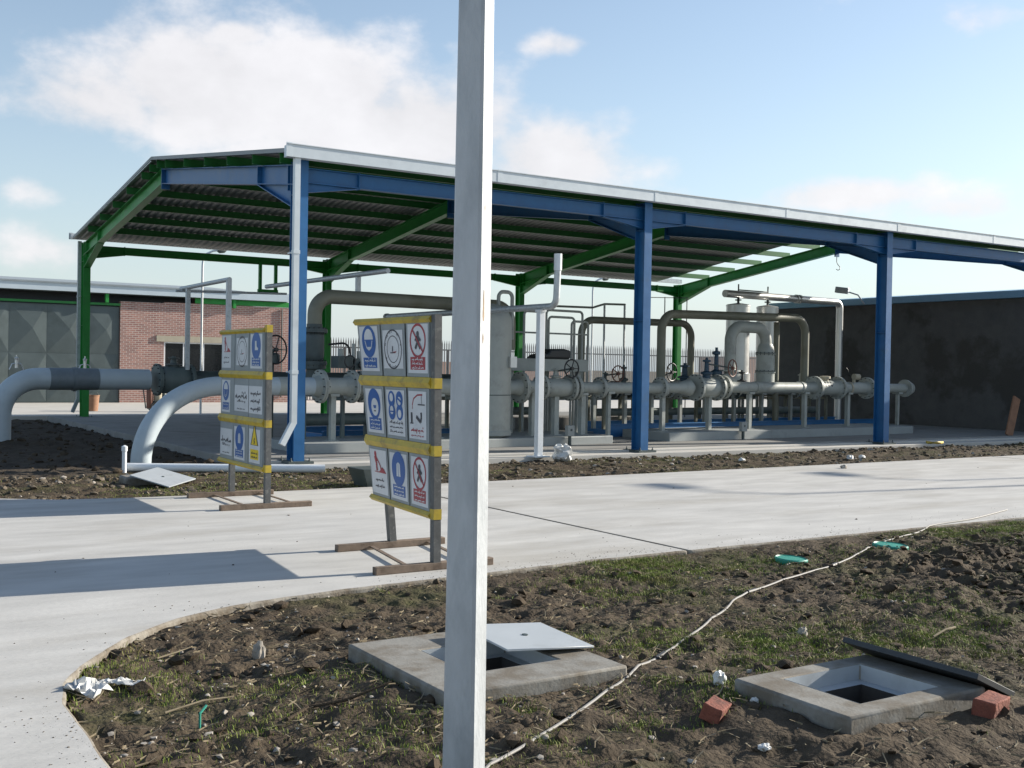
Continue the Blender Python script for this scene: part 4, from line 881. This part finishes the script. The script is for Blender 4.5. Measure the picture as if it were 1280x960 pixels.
            k = W_/H_; poly('ink_dark', [(.14, .52), (.86, .52), (.5, .52+.76*k)]); poly('ink_yellow', [(.22, .535), (.78, .535), (.5, .535+.60*k)], 1); stroke('ink_dark', [(.54, .74), (.46, .65), (.54, .63), (.47, .56)], .05, 2); rect('ink_yellow', .12, .88, .10, .40); script('ink_dark', .2, .8, .27, .06, .03, 1); script('ink_dark', .2, .8, .15, .06, .03, 1)
        for (m, lv), mb in layers.items(): part('print', mb, m, st, smooth=0, kind='stuff')
    for (ri, ci, x0, x1, y0, y1, kind) in cells:
        (z0, z1) = rows[ri]; (a0, a1) = colsx[ci]; w = a1-a0; h = z1-z0
        sticker(a0+w*x0, a0+w*x1, z0+h*y0, z0+h*y1, kind)
ZR = -.05
sign_board('safety_board', 'bent safety board with red prohibition signs beside the lamp pole', (-2.68, -9.56), (-2.52, -8.14), (-2.70, -9.55), (-2.78, -8.27), ZR,
    [(0, 0, .06, .90, .06, .97, 'mask'), (0, 1, .06, .92, .12, .88, 'emblem'), (0, 2, .08, .95, .04, .98, 'nopass'),
     (1, 0, .10, .92, .04, .97, 'face'), (1, 1, .08, .92, .04, .97, 'four'), (1, 2, .06, .88, .03, .97, 'crane'),
     (2, 0, .06, .94, .03, .97, 'digger'), (2, 1, .08, .94, .03, .97, 'coat'), (2, 2, .10, .95, .03, .97, 'nopass')], 2)
sign_board('safety_board', 'upright safety board with yellow triangle and black script plates', (-2.50, -5.26), (-2.48, -3.62), (-2.50, -5.24), (-2.46, -3.58), ZR,
    [(0, 0, .04, .74, .04, .97, 'digger'), (0, 1, .10, .92, .12, .88, 'emblem'), (0, 2, .06, .90, .04, .97, 'boot'),
     (1, 0, .08, .72, .03, .97, 'mask'), (1, 1, .0, 1.0, .10, .84, 'script'), (1, 2, -.02, .94, .08, .84, 'lines'),
     (2, 0, .02, .92, .08, .84, 'script'), (2, 1, .02, .78, .03, .95, 'coat'), (2, 2, .04, .82, .03, .95, 'warning')], 1)

# ------------------------------------------------------------------ lamp pole in the foreground
t = thing('lamp_pole', 'tall tapered square grey lamp pole with rust marks', 'pole', (-4.93, -13.91, -.2))
PH = 9.0; yawp = 0.605+rad(20.0)
fx = V((math.cos(yawp), -math.sin(yawp), 0)); fy = V((math.sin(yawp), math.cos(yawp), 0))
def psec(z):
    h = .0655-.0036*(z+.2); b = .011; c = V((-4.93, -13.91, z)); return [c+fx*x+fy*y for x, y in ((h-b, -h), (h, -h+b), (h, h-b), (h-b, h), (-h+b, h), (-h, h-b), (-h, -h+b), (-h+b, -h))]
mb = MB(); zs = [-.3+i*(PH+.3)/30 for i in range(31)]; mb.add([p for z in zs for p in psec(z)], [(a*8+i, a*8+(i+1) % 8, (a+1)*8+(i+1) % 8, (a+1)*8+i) for a in range(30) for i in range(8)]+[tuple(240+i for i in range(8))])
part('shaft', mb, 'pole', t, smooth=20)
rr = random.Random(4)
mb = MB()
for i, (z, hh, ww) in enumerate(((1.83, .06, .009), (1.71, .022, .006), (2.20, .015, .004))):
    h = .0655-.0036*(z+.2); c = V((-4.93, -13.91, z))+fx*(h+.0006)+fy*(-.022+.012*rr.random()); n = 12
    pts = [c+fy*(ww*math.cos(2*math.pi*k/n)*rr.uniform(.6, 1.2))+UP*(hh*math.sin(2*math.pi*k/n)*rr.uniform(.7, 1.2)) for k in range(n)]
    mb.add(pts, [tuple(range(n))])
part('rust_stain', mb, 'rust', t, smooth=0)
mb = MB(); mb.tube([V((-4.93, -13.91, PH-.1)), V((-4.93, -13.91, PH+.25)), V((-4.80, -13.3, PH+.5)), V((-4.75, -12.6, PH+.55))], .03, 10); part('arm', mb, 'pole', t)
mb = MB(); mb.box((-4.87, -12.8, PH+.49), (-4.63, -12.15, PH+.62)); bevel(part('lamp_head', mb, 'pole', t), .03)
# two more lamps further along the road: only their shadows reach the picture
for (x, y, h) in ((25.6, -9.95, 8.0), (29.5, -9.6, 8.0)):
    t = thing('lamp_pole', 'grey road lamp pole farther along the road verge', 'pole', (x, y, -.2), 'lamp poles along the road verge')
    mb = MB(); mb.lathe((x, y, -.3), UP, [(.09, 0), (.05, h+.3)], 10); part('shaft', mb, 'pole', t)
    mb = MB(); mb.tube([(x, y, h-.05), (x, y+.5, h+.25), (x, y+1.1, h+.3)], .03, 8); part('arm', mb, 'pole', t)
    mb = MB(); mb.box((x-.14, y+1.0, h+.22), (x+.14, y+1.75, h+.37)); part('lamp_head', mb, 'pole', t)

# ------------------------------------------------------------------ manholes
def manhole(label, u0, u1, v0, v1, hole, top, zb):
    t = thing('manhole', label, 'manhole', ((u0+u1)/2, (v0+v1)/2, zb)); a, b, c, d = hole
    mb = MB(); n = 1
    O = [(u0, v0), (u1, v0), (u1, v1), (u0, v1)]; I = [(a, c), (b, c), (b, d), (a, d)]
    vs = [(x, y, top) for x, y in O]+[(x, y, top) for x, y in I]+[(x, y, zb) for x, y in O]+[(x, y, zb) for x, y in I]
    fs = []
    for i in range(4):
        j = (i+1) % 4; fs += [(i, j, 4+j, 4+i), (8+i, 8+j, j, i), (4+i, 4+j, 12+j, 12+i), (12+i, 12+j, 8+j, 8+i)]
    mb.add(vs, fs); bevel(part('concrete_frame', mb, 'concrete_old', t, smooth=30), .014, 2)
    li = MB(); e = .07; zl = top-.085; Q = [(a+.002, c+.002), (b-.002, c+.002), (b-.002, d-.002), (a+.002, d-.002)]; R_ = [(a+e, c+e), (b-e, c+e), (b-e, d-e), (a+e, d-e)]
    li.add([(x, y, top-.004) for x, y in Q]+[(x, y, zl) for x, y in Q]+[(x, y, zl) for x, y in R_], [f for i in range(4) for f in ((i, (i+1) % 4, 4+(i+1) % 4, 4+i), (4+i, 4+(i+1) % 4, 8+(i+1) % 4, 8+i))]); part('steel_rim', li, 'lid_steel', t, smooth=0)
    mb = MB(); a, b, c, d = a+e, b-e, c+e, d-e; mb.add([(a, c, zl), (b, c, zl), (b, d, zl), (a, d, zl), (a, c, -2.4), (b, c, -2.4), (b, d, -2.4), (a, d, -2.4)], [(1, 0, 4, 5), (2, 1, 5, 6), (3, 2, 6, 7), (0, 3, 7, 4), (4, 7, 6, 5)]); part('shaft_wall', mb, 'shaft', t, smooth=0)
    return t
manhole('square concrete manhole with a grey steel lid slid aside', -4.42, -3.31, -12.89, -11.74, (-4.12, -3.56, -12.60, -12.06), .02, -.19)
manhole('square concrete manhole with a dark lid propped on its edge', -3.07, -2.06, -14.18, -13.44, (-2.84, -2.26, -14.05, -13.56), .05, -.19)
def plate(c, ang, sx, sy, th, tiltax, tilt, m, name, label):
    q = Matrix.Rotation(tilt, 3, V(tiltax)) @ Matrix.Rotation(ang, 3, 'Z'); mb = MB(); mb.obox(c, q @ V((sx/2, 0, 0)), q @ V((0, sy/2, 0)), q @ V((0, 0, th/2)))
    k = q @ V((0, 0, 1)); o = solo(name, mb, m, label, 'plate'); bevel(o, .002, 1)
    h = MB(); h.cyl(V(c)+k*th/2-k*.002, V(c)+k*(th/2+.006), .018, n=12); part('lifting_ring', h, 'dark_steel', o); return o
plate((-3.53, -12.22, .062), rad(-4), .56, .60, .012, (.3, 1, 0), rad(4.0), 'lid_steel', 'steel_plate', 'grey steel cover plate slid half off its concrete manhole')
plate((-2.03, -13.80, .062), rad(4), .38, .80, .03, (0, 1, 0), rad(23), 'lid_dark', 'steel_plate', 'dark thick cover plate propped on the manhole edge, tilted to the sun')
plate((-2.68, -1.80, .0), rad(40), .64, .64, .016, (1, .3, 0), rad(13), 'lid_steel', 'steel_plate', 'grey steel plate leaning on a concrete block by the canopy')
mb = MB(); lumps(.14, .15, .5, 1)(mb, [(-2.85, -1.4, -.08)]); mb.box((-3.15, -1.65, -.16), (-2.70, -1.25, .0)); bevel(solo('concrete_block', mb, 'concrete_old', 'broken concrete block under the leaning steel plate', 'block'), .03)

# ------------------------------------------------------------------ cable on the verge
cp = [(-5.0, -13.86), (-4.66, -13.67), (-3.85, -13.21), (-3.05, -12.74), (-2.27, -12.24), (-1.6, -11.80), (-.93, -11.38), (.07, -10.98), (.68, -10.79), (1.26, -10.57), (1.75, -10.36), (2.16, -10.21), (2.8, -10.02), (3.5, -9.74), (4.4, -9.60), (5.6, -9.25)]
def catm(ps, n=6):
    o = []
    for i in range(len(ps)-1):
        p0, p1, p2, p3 = ps[max(i-1, 0)], ps[i], ps[i+1], ps[min(i+2, len(ps)-1)]
        for k in range(n):
            t_ = k/n; o.append(tuple(.5*((2*p1[j])+(-p0[j]+p2[j])*t_+(2*p0[j]-5*p1[j]+4*p2[j]-p3[j])*t_*t_+(-p0[j]+3*p1[j]-3*p2[j]+p3[j])*t_**3) for j in (0, 1)))
    o.append(ps[-1]); return o
cc = catm(cp); us = np.array([a for a, b in cc]); vs_ = np.array([b for a, b in cc]); zz = np.maximum(soil_near(us, vs_), -.13); ker = np.ones(15)/15; zz = np.convolve(np.pad(zz, 7, 'edge'), ker, 'valid')+.022
zz = np.maximum(zz-.012, soil_near(us, vs_)+.008); zz = np.maximum(zz, np.convolve(np.pad(zz, 1, 'edge'), np.ones(3)/3, 'valid'))
zz = np.where(vs_ > -9.80, -.04, zz)
mb = MB(); mb.tube([(a, b, c) for i, (a, b, c) in enumerate(zip(us, vs_, zz))], 0.0076, 8); cab = solo('cable', mb, 'cable', 'pale grey electric cable snaking across the verge to the road', 'cable')
for i in (19, 36, 48):
    mb = MB(); mb.tube([(us[i], vs_[i], zz[i]), (us[i+1], vs_[i+1], zz[i+1])], .016, 8); part('tape_joint', mb, 'tape_black', cab)
i = 19; mb = MB(); lumps(.035, .036, .8, 1)(mb, [(us[i]+.01, vs_[i]-.03, zz[i]-.03)]); part('plug', mb, 'tape_black', cab)

# ------------------------------------------------------------------ small things on the verge
def zs_(u, v): return float(soil_near(np.array([u]), np.array([v]))[0])
def zm_(u, v): return float(soil_mid(np.array([u]), np.array([v]))[0])
def broken_brick(u, v, ang, L, wd, h, label, tilt=.15):
    b = bmesh.new(); bmesh.ops.create_cube(b, size=1); bmesh.ops.subdivide_edges(b, edges=b.edges[:], cuts=2, use_grid_fill=True); rr = random.Random(int(u*100)); z = zs_(u, v)
    q = Matrix.Rotation(ang, 3, 'Z') @ Matrix.Rotation(tilt, 3, 'X')
    mb = MB(); b.verts.ensure_lookup_table()
    for x in b.verts: x.index = x.index
    vs = [V((u, v, z+h*.38))+q @ V((x.co.x*L*(1+rr.uniform(-.12, .1)*(x.co.x > .2)), x.co.y*wd*(1+rr.uniform(-.07, .05)), x.co.z*h*(1+rr.uniform(-.14, .06)))) for x in b.verts]
    mb.add(vs, [tuple(w.index for w in f.verts) for f in b.faces]); b.free()
    bevel(solo('brick', mb, 'brick_red', label, 'brick', smooth=30), .006, 2)
broken_brick(-3.36, -13.62, .5, .15, .10, .085, 'broken red brick lying on grass left of the manhole with dark lid', .3)
broken_brick(-2.20, -14.30, .25, .20, .11, .095, 'red brick half touching the concrete manhole corner', .1)
def disc_lid(u, v, r, label):
    z = zs_(u, v); mb = MB(); mb.lathe((u, v, z-.02), (.03, -.04, 1), [(r*.94, 0), (r, .015), (r, .05), (r*.93, .06), (r*.9, .052), (.03, .055)], 28); solo('plastic_disc', mb, 'plastic_green', label, 'disc')
disc_lid(.56, -10.42, .15, 'round teal green plastic disc on soil near the road joint')
disc_lid(1.93, -10.42, .17, 'round teal green plastic disc lying under the grey cable')
def rag(u, v, pts, m, name, label, cat, hfn=zs_, w=.06, seed=1):
    """a crumpled strip of film laid along pts"""
    rr = random.Random(seed); mb = MB(); n = len(pts); cols = 9; vs = []
    for i in range(n):
        a = pts[max(i-1, 0)]; b = pts[min(i+1, n-1)]; d = V((b[0]-a[0], b[1]-a[1], 0)).normalized(); s = V((-d.y, d.x, 0))
        for j in range(cols):
            q = j/(cols-1)-.5; wd = w*(.6+.8*rr.random()); p = V((pts[i][0], pts[i][1], 0))+s*q*wd*2+d*rr.uniform(-.01, .01); p.z = hfn(p.x, p.y)+.02+rr.random()**2*w*.75; vs.append(p)
    mb.add(vs, [(i*cols+j, i*cols+j+1, (i+1)*cols+j+1, (i+1)*cols+j) for i in range(n-1) for j in range(cols-1)]); o = solo(name, mb, m, label, cat, smooth=25); md = o.modifiers.new('thickness', 'SOLIDIFY'); md.thickness = .002; return o
zrag = lambda u, v: max(zs_(u, v), -.12)
rag(0, 0, catm([(-5.86, -11.72), (-5.80, -11.62), (-5.76, -11.57)], 4), 'plastic_white', 'plastic_scrap', 'crumpled white plastic clump at the road bend', 'scrap', zrag, .075, 3)
rag(0, 0, catm([(-5.76, -11.57), (-5.70, -11.52), (-5.62, -11.55), (-5.52, -11.60)], 5), 'plastic_white', 'plastic_scrap', 'thin twisted white plastic ribbon trailing from the road bend', 'scrap', zrag, .032, 5)
def pebble(u, v, r, m, name, label, cat, hfn=zs_, flat=.7, jit=1.0):
    b = bmesh.new(); bmesh.ops.create_icosphere(b, subdivisions=3, radius=1); mb = MB(); rr = random.Random(int(abs(u*1000+v*77))); z = hfn(u, v)
    for i, x in enumerate(b.verts): x.index = i
    def k_(c): q = V(c)*2.1+V((u*7.1, v*3.3, r*90)); return .62+.75*jit*(noise.noise(q)*.5+.5)+.25*jit*noise.noise(q*2.7)
    mb.add([(u+x.co.x*r*k_(x.co), v+x.co.y*r*k_(x.co)*.85, z+r*flat*.5+x.co.z*r*flat*k_(x.co)) for x in b.verts], [tuple(w.index for w in f.verts) for f in b.faces]); b.free(); return solo(name, mb, m, label, cat, smooth=22)
pebble(-3.06, -13.33, .035, 'plastic_white', 'paper_scrap', 'white paper scrap by the corner of the manhole with dark lid', 'scrap', zs_, 1.3)
pebble(-3.10, -13.62, .022, 'plastic_white', 'paper_scrap', 'small round white scrap beside the brick on grass', 'scrap', zs_, .8)
pebble(-3.47, -14.05, .030, 'plastic_white', 'paper_scrap', 'flat white scrap on soil before the manhole with dark lid', 'scrap', zs_, .5)
pebble(-1.60, -12.55, .035, 'pebble', 'stone', 'pale pointed stone on the tilled soil behind the grass patch', 'stone', zs_, 1.0)
pebble(-4.80, -11.35, .035, 'pebble', 'stone', 'pale upright stone standing on the verge soil left of the manhole', 'stone', zs_, 1.8)
def twig(pts, r, m, label, hfn=zs_, lift=.02):
    mb = MB(); q = [(u, v, hfn(u, v)+lift+(i % 2)*.012) for i, (u, v) in enumerate(pts)]; mb.tube(q, [r]*(len(q)-1)+[r*.5], 7); solo('twig', mb, m, label, 'twig')
twig([(-1.06, -13.13), (-.92, -13.12), (-.80, -13.10), (-.74, -13.03)], .007, 'straw', 'pale bent twig on tilled soil beyond the dark lid', lift=.05)
twig([(-5.10, -12.55), (-4.95, -12.45), (-4.78, -12.52), (-4.55, -12.55)], .009, 'clod', 'dark forked twig on soil left of the lidded manhole')
twig([(-5.30, -11.05), (-5.18, -11.0), (-5.08, -10.95)], .005, 'straw', 'short pale straight stick near the road bend')
twig([(-5.55, -12.1), (-5.35, -12.05), (-5.15, -12.02)], .005, 'straw', 'thin dry stalk on bare soil below the plastic ribbon')
mb = MB(); z = zs_(-5.45, -12.35); mb.tube([(-5.46, -12.36, z+.005), (-5.46, -12.36, z+.075), (-5.42, -12.33, z+.10)], .006, 6); solo('wire_stub', mb, 'plastic_green', 'short green wire stub sticking out of the soil', 'wire')

# ------------------------------------------------------------------ things before the canopy
mb = MB(); mb.tube([(-2.72, .02, -.01), (-1.6, -.52, -.015), (-.3, -1.10, -.02), (.0, -1.22, -.02)], .065, 14); t = solo('drain_pipe', mb, 'white_paint', 'white plastic pipe lying on the soil at the canopy front', 'pipe')
mb = MB(); z = zm_(-2.8, -.12); mb.cyl((-2.80, -.15, z-.05), (-2.80, -.15, .26), .035, n=12); mb.lathe((-2.80, -.15, .25), UP, [(.045, 0), (.045, .07), (.01, .09)], 12); solo('standpipe', mb, 'white_paint', 'short white capped standpipe beside the leaning steel plate', 'pipe')
z = -.12; mb = MB(); c = V((-.05, -3.30, 0)); b4 = [(-.30, -.2), (.30, -.2), (.30, .2), (-.30, .2)]
vs = [(c.x+x, c.y+y, z) for x, y in b4]+[(c.x+x*1.35, c.y+y*1.35, z+.30) for x, y in b4]+[(c.x+x*1.27, c.y+y*1.27, z+.30) for x, y in b4]+[(c.x+x*.95, c.y+y*.95, z+.03) for x, y in b4]
fs = [(3, 2, 1, 0)]
for i in range(4):
    j = (i+1) % 4; fs += [(i, j, 4+j, 4+i), (4+i, 4+j, 8+j, 8+i), (8+i, 8+j, 12+j, 12+i)]
fs += [(12, 13, 14, 15)]
mb.add(vs, fs); bevel(solo('mortar_tub', mb, 'dark_steel', 'dark grey mortar tub standing behind the bent safety board', 'tub'), .012)
pebble(5.02, -.60, .17, 'plastic_white', 'plastic_bag', 'crumpled white plastic bag at the foot of the white vent post', 'bag', lambda u, v: -.04, .9, 1.3)
for k, (u, v, r, lab) in enumerate(((8.1, -2.1, .07, 'white rubble lump on the soil strip right of the middle blue column'), (10.9, -2.3, .08, 'white lump on the grassy strip before the right plinth'), (11.2, -2.35, .07, 'small white lump beside the larger one on the grassy strip'))): pebble(u, v, r, 'plastic_white', 'rubble', lab, 'rubble', zm_)
pebble(8.5, -4.2, .06, 'pebble', 'road_debris', 'small stone lying on the far side of the road', 'stone', lambda u, v: -.05, .7)
rag(0, 0, [(15.4, -.75), (15.6, -.8), (15.85, -.78)], 'tarp_yellow', 'yellow_rag', 'yellow rag at the foot of the far blue column', 'rag', lambda u, v: -.02, .10, 8)
mb = MB(); mb.beam((20.55, .55, .02), (20.95, .60, 1.05), .30, .05, (0, 1, 0)); bevel(solo('plank', mb, 'wood_brown', 'reddish plank leaning at the edge of the dark wall', 'plank'), .006)

# things on the far slab and yard
def bucket(c, r, h, m, label):
    mb = MB(); mb.lathe(c, UP, [(r*.8, 0), (r, h), (r*1.05, h), (r*1.05, h+.02), (r*.95, h+.02), (r*.75, .03), (.01, .03)], 18); o = solo('bucket', mb, m, label, 'bucket')
    q = MB(); q.tube([(c[0]-r, c[1], c[2]+h), (c[0]-r*.6, c[1]-.06, c[2]+h+.1), (c[0]+r*.6, c[1]-.06, c[2]+h+.1), (c[0]+r, c[1], c[2]+h)], .008, 6); part('handle', q, 'dark_steel', o)
bucket((.4, 4.4, FZ), .15, .28, 'purple_plastic', 'pale purple bucket on the shaded slab behind the curved inlet pipe')
bucket((1.25, 20.4, -.015), .22, .5, 'wood_brown', 'brown bucket on the sunlit yard left of the corner green column')
t = thing('extinguisher_cart', 'wheeled cart with red and pale cylinders on the sunlit yard', 'cart', (2.95, 19.5, -.015))
for dx, m, h, r in ((-.1, 'red_iron', .75, .11), (.16, 'cream', .95, .13), (.34, 'dark_steel', .6, .09)):
    mb = MB(); mb.lathe((2.95+dx, 19.5, .10), UP, [(r*.9, 0), (r, .03), (r, h*.8), (r*.6, h*.92), (.03, h), (.03, h+.08)], 16); part('cylinder', mb, m, t)
for dy in (-.2, .2):
    mb = MB(); mb.torus((3.0, 19.5+dy, .165), (0, 1, 0), .15, .03, 20, 8); mb.cyl((3.0, 19.5+dy-.02, .165), (3.0, 19.5+dy+.02, .165), .13, n=16); part('wheel', mb, 'black_steel', t)
mb = MB(); mb.box((2.78, 19.4, .08), (3.35, 19.6, .11)); mb.tube([(2.72, 19.5, .1), (2.62, 19.5, .8), (2.55, 19.5, 1.0)], .02, 8); part('frame', mb, 'dark_steel', t)
for (u, v, L, m, lab) in ((13.0, 6.9, 1.2, 'tarp_yellow', 'crumpled yellow sheet on the floor beyond the front pipes'), (14.3, 6.9, 1.0, 'tarp_blue', 'crumpled blue sheet on the floor beyond the front pipes')):
    rag(0, 0, [(u+i*L/8, v+.1*math.sin(i)) for i in range(9)], m, 'tarpaulin', lab, 'tarpaulin', lambda a, b: .05, .22, int(u))

# ------------------------------------------------------------------ house with brick wall and sheet-steel doors (behind, left)
HV = 28.0
t = thing('brick_house', 'low brick house with grey-green steel doors and pale roof fascia', 'building', (4, HV+4, 0))
WX0, WX1, WZ0, WZ1 = 5.66, 8.12, .95, 2.44
mb = MB()
for a, b in (((3.95, HV, -.02), (WX0, HV+.3, 3.98)), ((WX1, HV, -.02), (11.4, HV+.3, 4.02)), ((WX0, HV, -.02), (WX1, HV+.3, WZ0)), ((WX0, HV, WZ1), (WX1, HV+.3, 4.02)), ((11.1, HV+.3, -.02), (11.4, HV+9, 4.02)), ((-16, HV+8.7, -.02), (11.1, HV+9, 4.02))): mb.box(a, b)
part('wall', mb, 'brickwork', t)
mb = MB(); mb.box((-16, HV+.5, 3.5), (6.9, HV+.6, 4.235)); part('gap_shade', mb, 'black_steel', t)  # black sheet stands in for the shade in the open gap above doors
mb = MB(); mb.box((WX0-.30, HV-.05, WZ1), (WX1+.30, HV-.002, WZ1+.24)); part('lintel', mb, 'cream', t)
mb = MB()
for a, b in (((WX0, WZ0), (WX0+.06, WZ1)), ((WX1-.06, WZ0), (WX1, WZ1)), ((WX0+.06, WZ0), (WX1-.06, WZ0+.06)), ((WX0+.06, WZ1-.06), (WX1-.06, WZ1)), ((WX0+.78, WZ0+.06), (WX0+.83, WZ1-.06)), ((WX0+1.60, WZ0+.06), (WX0+1.65, WZ1-.06))): mb.box((a[0], HV+.03, a[1]), (b[0], HV+.09, b[1]))
wf = part('window', mb, 'white_paint', t)
for a, b in ((.06, .78), (.83, 1.60), (1.65, WX1-WX0-.06)):
    mb = MB(); mb.box((WX0+a, HV+.055, WZ0+.06), (WX0+b, HV+.063, WZ1-.06)); part('pane', mb, 'glass_dark', wf)
mb = MB(); mb.box((WX0-.1, HV-.08, WZ0-.06), (WX1+.1, HV-.002, WZ0)); part('sill', mb, 'cream', wf)
# steel door leaves: pressed panels, each a shallow four-sided pyramid
def panel_mesh(w_, h_, flip):
    mb = MB(); d = -.065
    vs = [(0, 0, 0), (w_, 0, 0), (w_, 0, h_), (0, 0, h_), (w_*.62, d, h_*.5)]
    mb.add(vs, [(0, 1, 4), (1, 2, 4), (2, 3, 4), (3, 0, 4)]); return mesh('door_panel', mb, 'door_green', 0)
pm = panel_mesh(1.32, 1.84, 0); dr = MB(); dr.box((-16, HV+.09, 0), (3.93, HV+.14, 3.76)); door = part('door', dr, 'door_green', t)
for i in range(12):
    for j in range(2):
        o = bpy.data.objects.new('door_panel', pm); COL.objects.link(o); o.parent = door; o.location = (2.60-i*1.34, HV+.085, .03+j*1.87)
mb = MB(); mb.box((-16, HV-.02, 3.80), (3.94, HV+.09, 3.89)); part('door_track', mb, 'green_dark', t)
for u in (-2.0, 3.4, 8.5):
    mb = MB(); mb.box((u-.06, HV-.18, 3.9), (u+.06, HV-.02, 4.28)); part('bracket', mb, 'green_paint', t)
mb = MB(); mb.box((-16, HV-.25, 4.26), (10.9, HV-.22, 4.60)); part('fascia', mb, 'fascia_pale', t)
mb = MB(); mb.prism([(-16, HV-.3, 4.605), (-16, HV+4.2, 5.0), (-16, HV+9.4, 4.605), (-16, HV+9.4, 4.55), (-16, HV+4.2, 4.93), (-16, HV-.3, 4.55)], (24.9, 0, 0)); part('roof', mb, 'roof_dark', t)
mb = MB(); mb.box((-16, HV-.2, 4.24), (10.8, HV+8.9, 4.28)); part('soffit', mb, 'dark_steel', t)
mb = MB(); mb.box((6.9, HV-.02, 4.03), (11.3, HV+.05, 4.24)); part('eave_beam', mb, 'green_paint', t)
mb = MB(); mb.tube([(10.62, HV-.04, 3.95), (10.62, HV-.04, .2)], .03, 8); part('downpipe', mb, 'dark_steel', t)

# ------------------------------------------------------------------ dark plaster building on the right
t = thing('plaster_building', 'dark unpainted plaster building with a pale blue roof edge', 'building', (27, 6, 0))
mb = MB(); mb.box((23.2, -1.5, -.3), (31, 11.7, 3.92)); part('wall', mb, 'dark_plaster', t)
mb = MB(); mb.box((23.05, -1.65, 3.93), (31.15, 11.95, 4.14)); part('roof_edge', mb, 'fascia_blue', t)
mb = MB(); mb.prism([(23.1, -1.6, 4.145), (27, -1.6, 4.5), (31.1, -1.6, 4.145)], (0, 13.5, 0)); part('roof', mb, 'fascia_blue', t)
t = thing('floodlight', 'small floodlight on a bracket above the dark wall', 'floodlight', (23.05, 7.6, 4.0))
mb = MB(); mb.tube([(23.05, 7.55, 3.95), (22.9, 7.7, 4.25), (22.75, 8.05, 4.38)], .025, 8); part('arm', mb, 'galv', t)
mb = MB(); mb.obox((22.70, 8.2, 4.42), (.10, .05, 0), (-.09, .2, .03), (0, -.02, .10)); bevel(part('lamp_head', mb, 'galv', t), .02)

# ------------------------------------------------------------------ palisade fence and far wall
FV = 30.5
t = thing('palisade_fence', 'tall grey steel palisade fence behind the pipework', 'fence', (22, FV, 0))
pk = MB(); pk.prism([(-.03, 0, .02), (.03, 0, .02), (.03, 0, 2.72), (0, 0, 2.92), (-.03, 0, 2.72)], (0, .012, 0)); pkm = mesh('picket', pk, 'fence_steel', 0)
k = 0
u = 12.0
while u < 45 and k < 300:
    o = bpy.data.objects.new('picket', pkm); COL.objects.link(o); o.parent = t; o.location = V((u, FV, 0))-V(t.location); u += .125; k += 1
for z in (.45, 2.45):
    mb = MB(); mb.box((11.9, FV+.013, z-.03), (45, FV+.06, z+.03)); part('rail', mb, 'fence_steel', t)
for i in range(12):
    mb = MB(); mb.box((12+i*2.75-.04, FV+.061, -.02), (12+i*2.75+.04, FV+.14, 2.45)); part('fence_post', mb, 'fence_steel', t)
mb = MB(); mb.box((5, 52, -.3), (44, 52.3, 2.0)); t = solo('boundary_wall', mb, 'wall_pink', 'pinkish brick boundary wall beyond the palisade fence', 'wall')
mb = MB(); mb.box((58, 49, -.3), (80, 54, 2.9)); solo('far_shed', mb, 'wall_pink', 'low brown shed far beyond the fence', 'building')

# ------------------------------------------------------------------ thin lamp posts in the yard
for (u, v, h, lab) in ((3.92, 17.6, 5.0, 'thin white lamp post with a curved top before the brick house'), (19.3, 17.6, 5.0, 'thin grey lamp post with a curved top behind the olive pipe loop')):
    t = thing('lamp_post', lab, 'lamp post', (u, v, -.015))
    mb = MB(); mb.tube([(u, v, -.02), (u, v, h-.35), (u+.02, v, h-.12), (u+.12, v, h+.05), (u+.32, v, h+.16), (u+.5, v, h+.2)], .035, 10); part('pole', mb, 'white_paint', t)
    mb = MB(); mb.lathe((u+.58, v, h+.20), (.97, 0, .2), [(.03, -.12), (.09, -.06), (.10, .1), (.05, .18)], 14); part('lamp_head', mb, 'dark_steel', t)
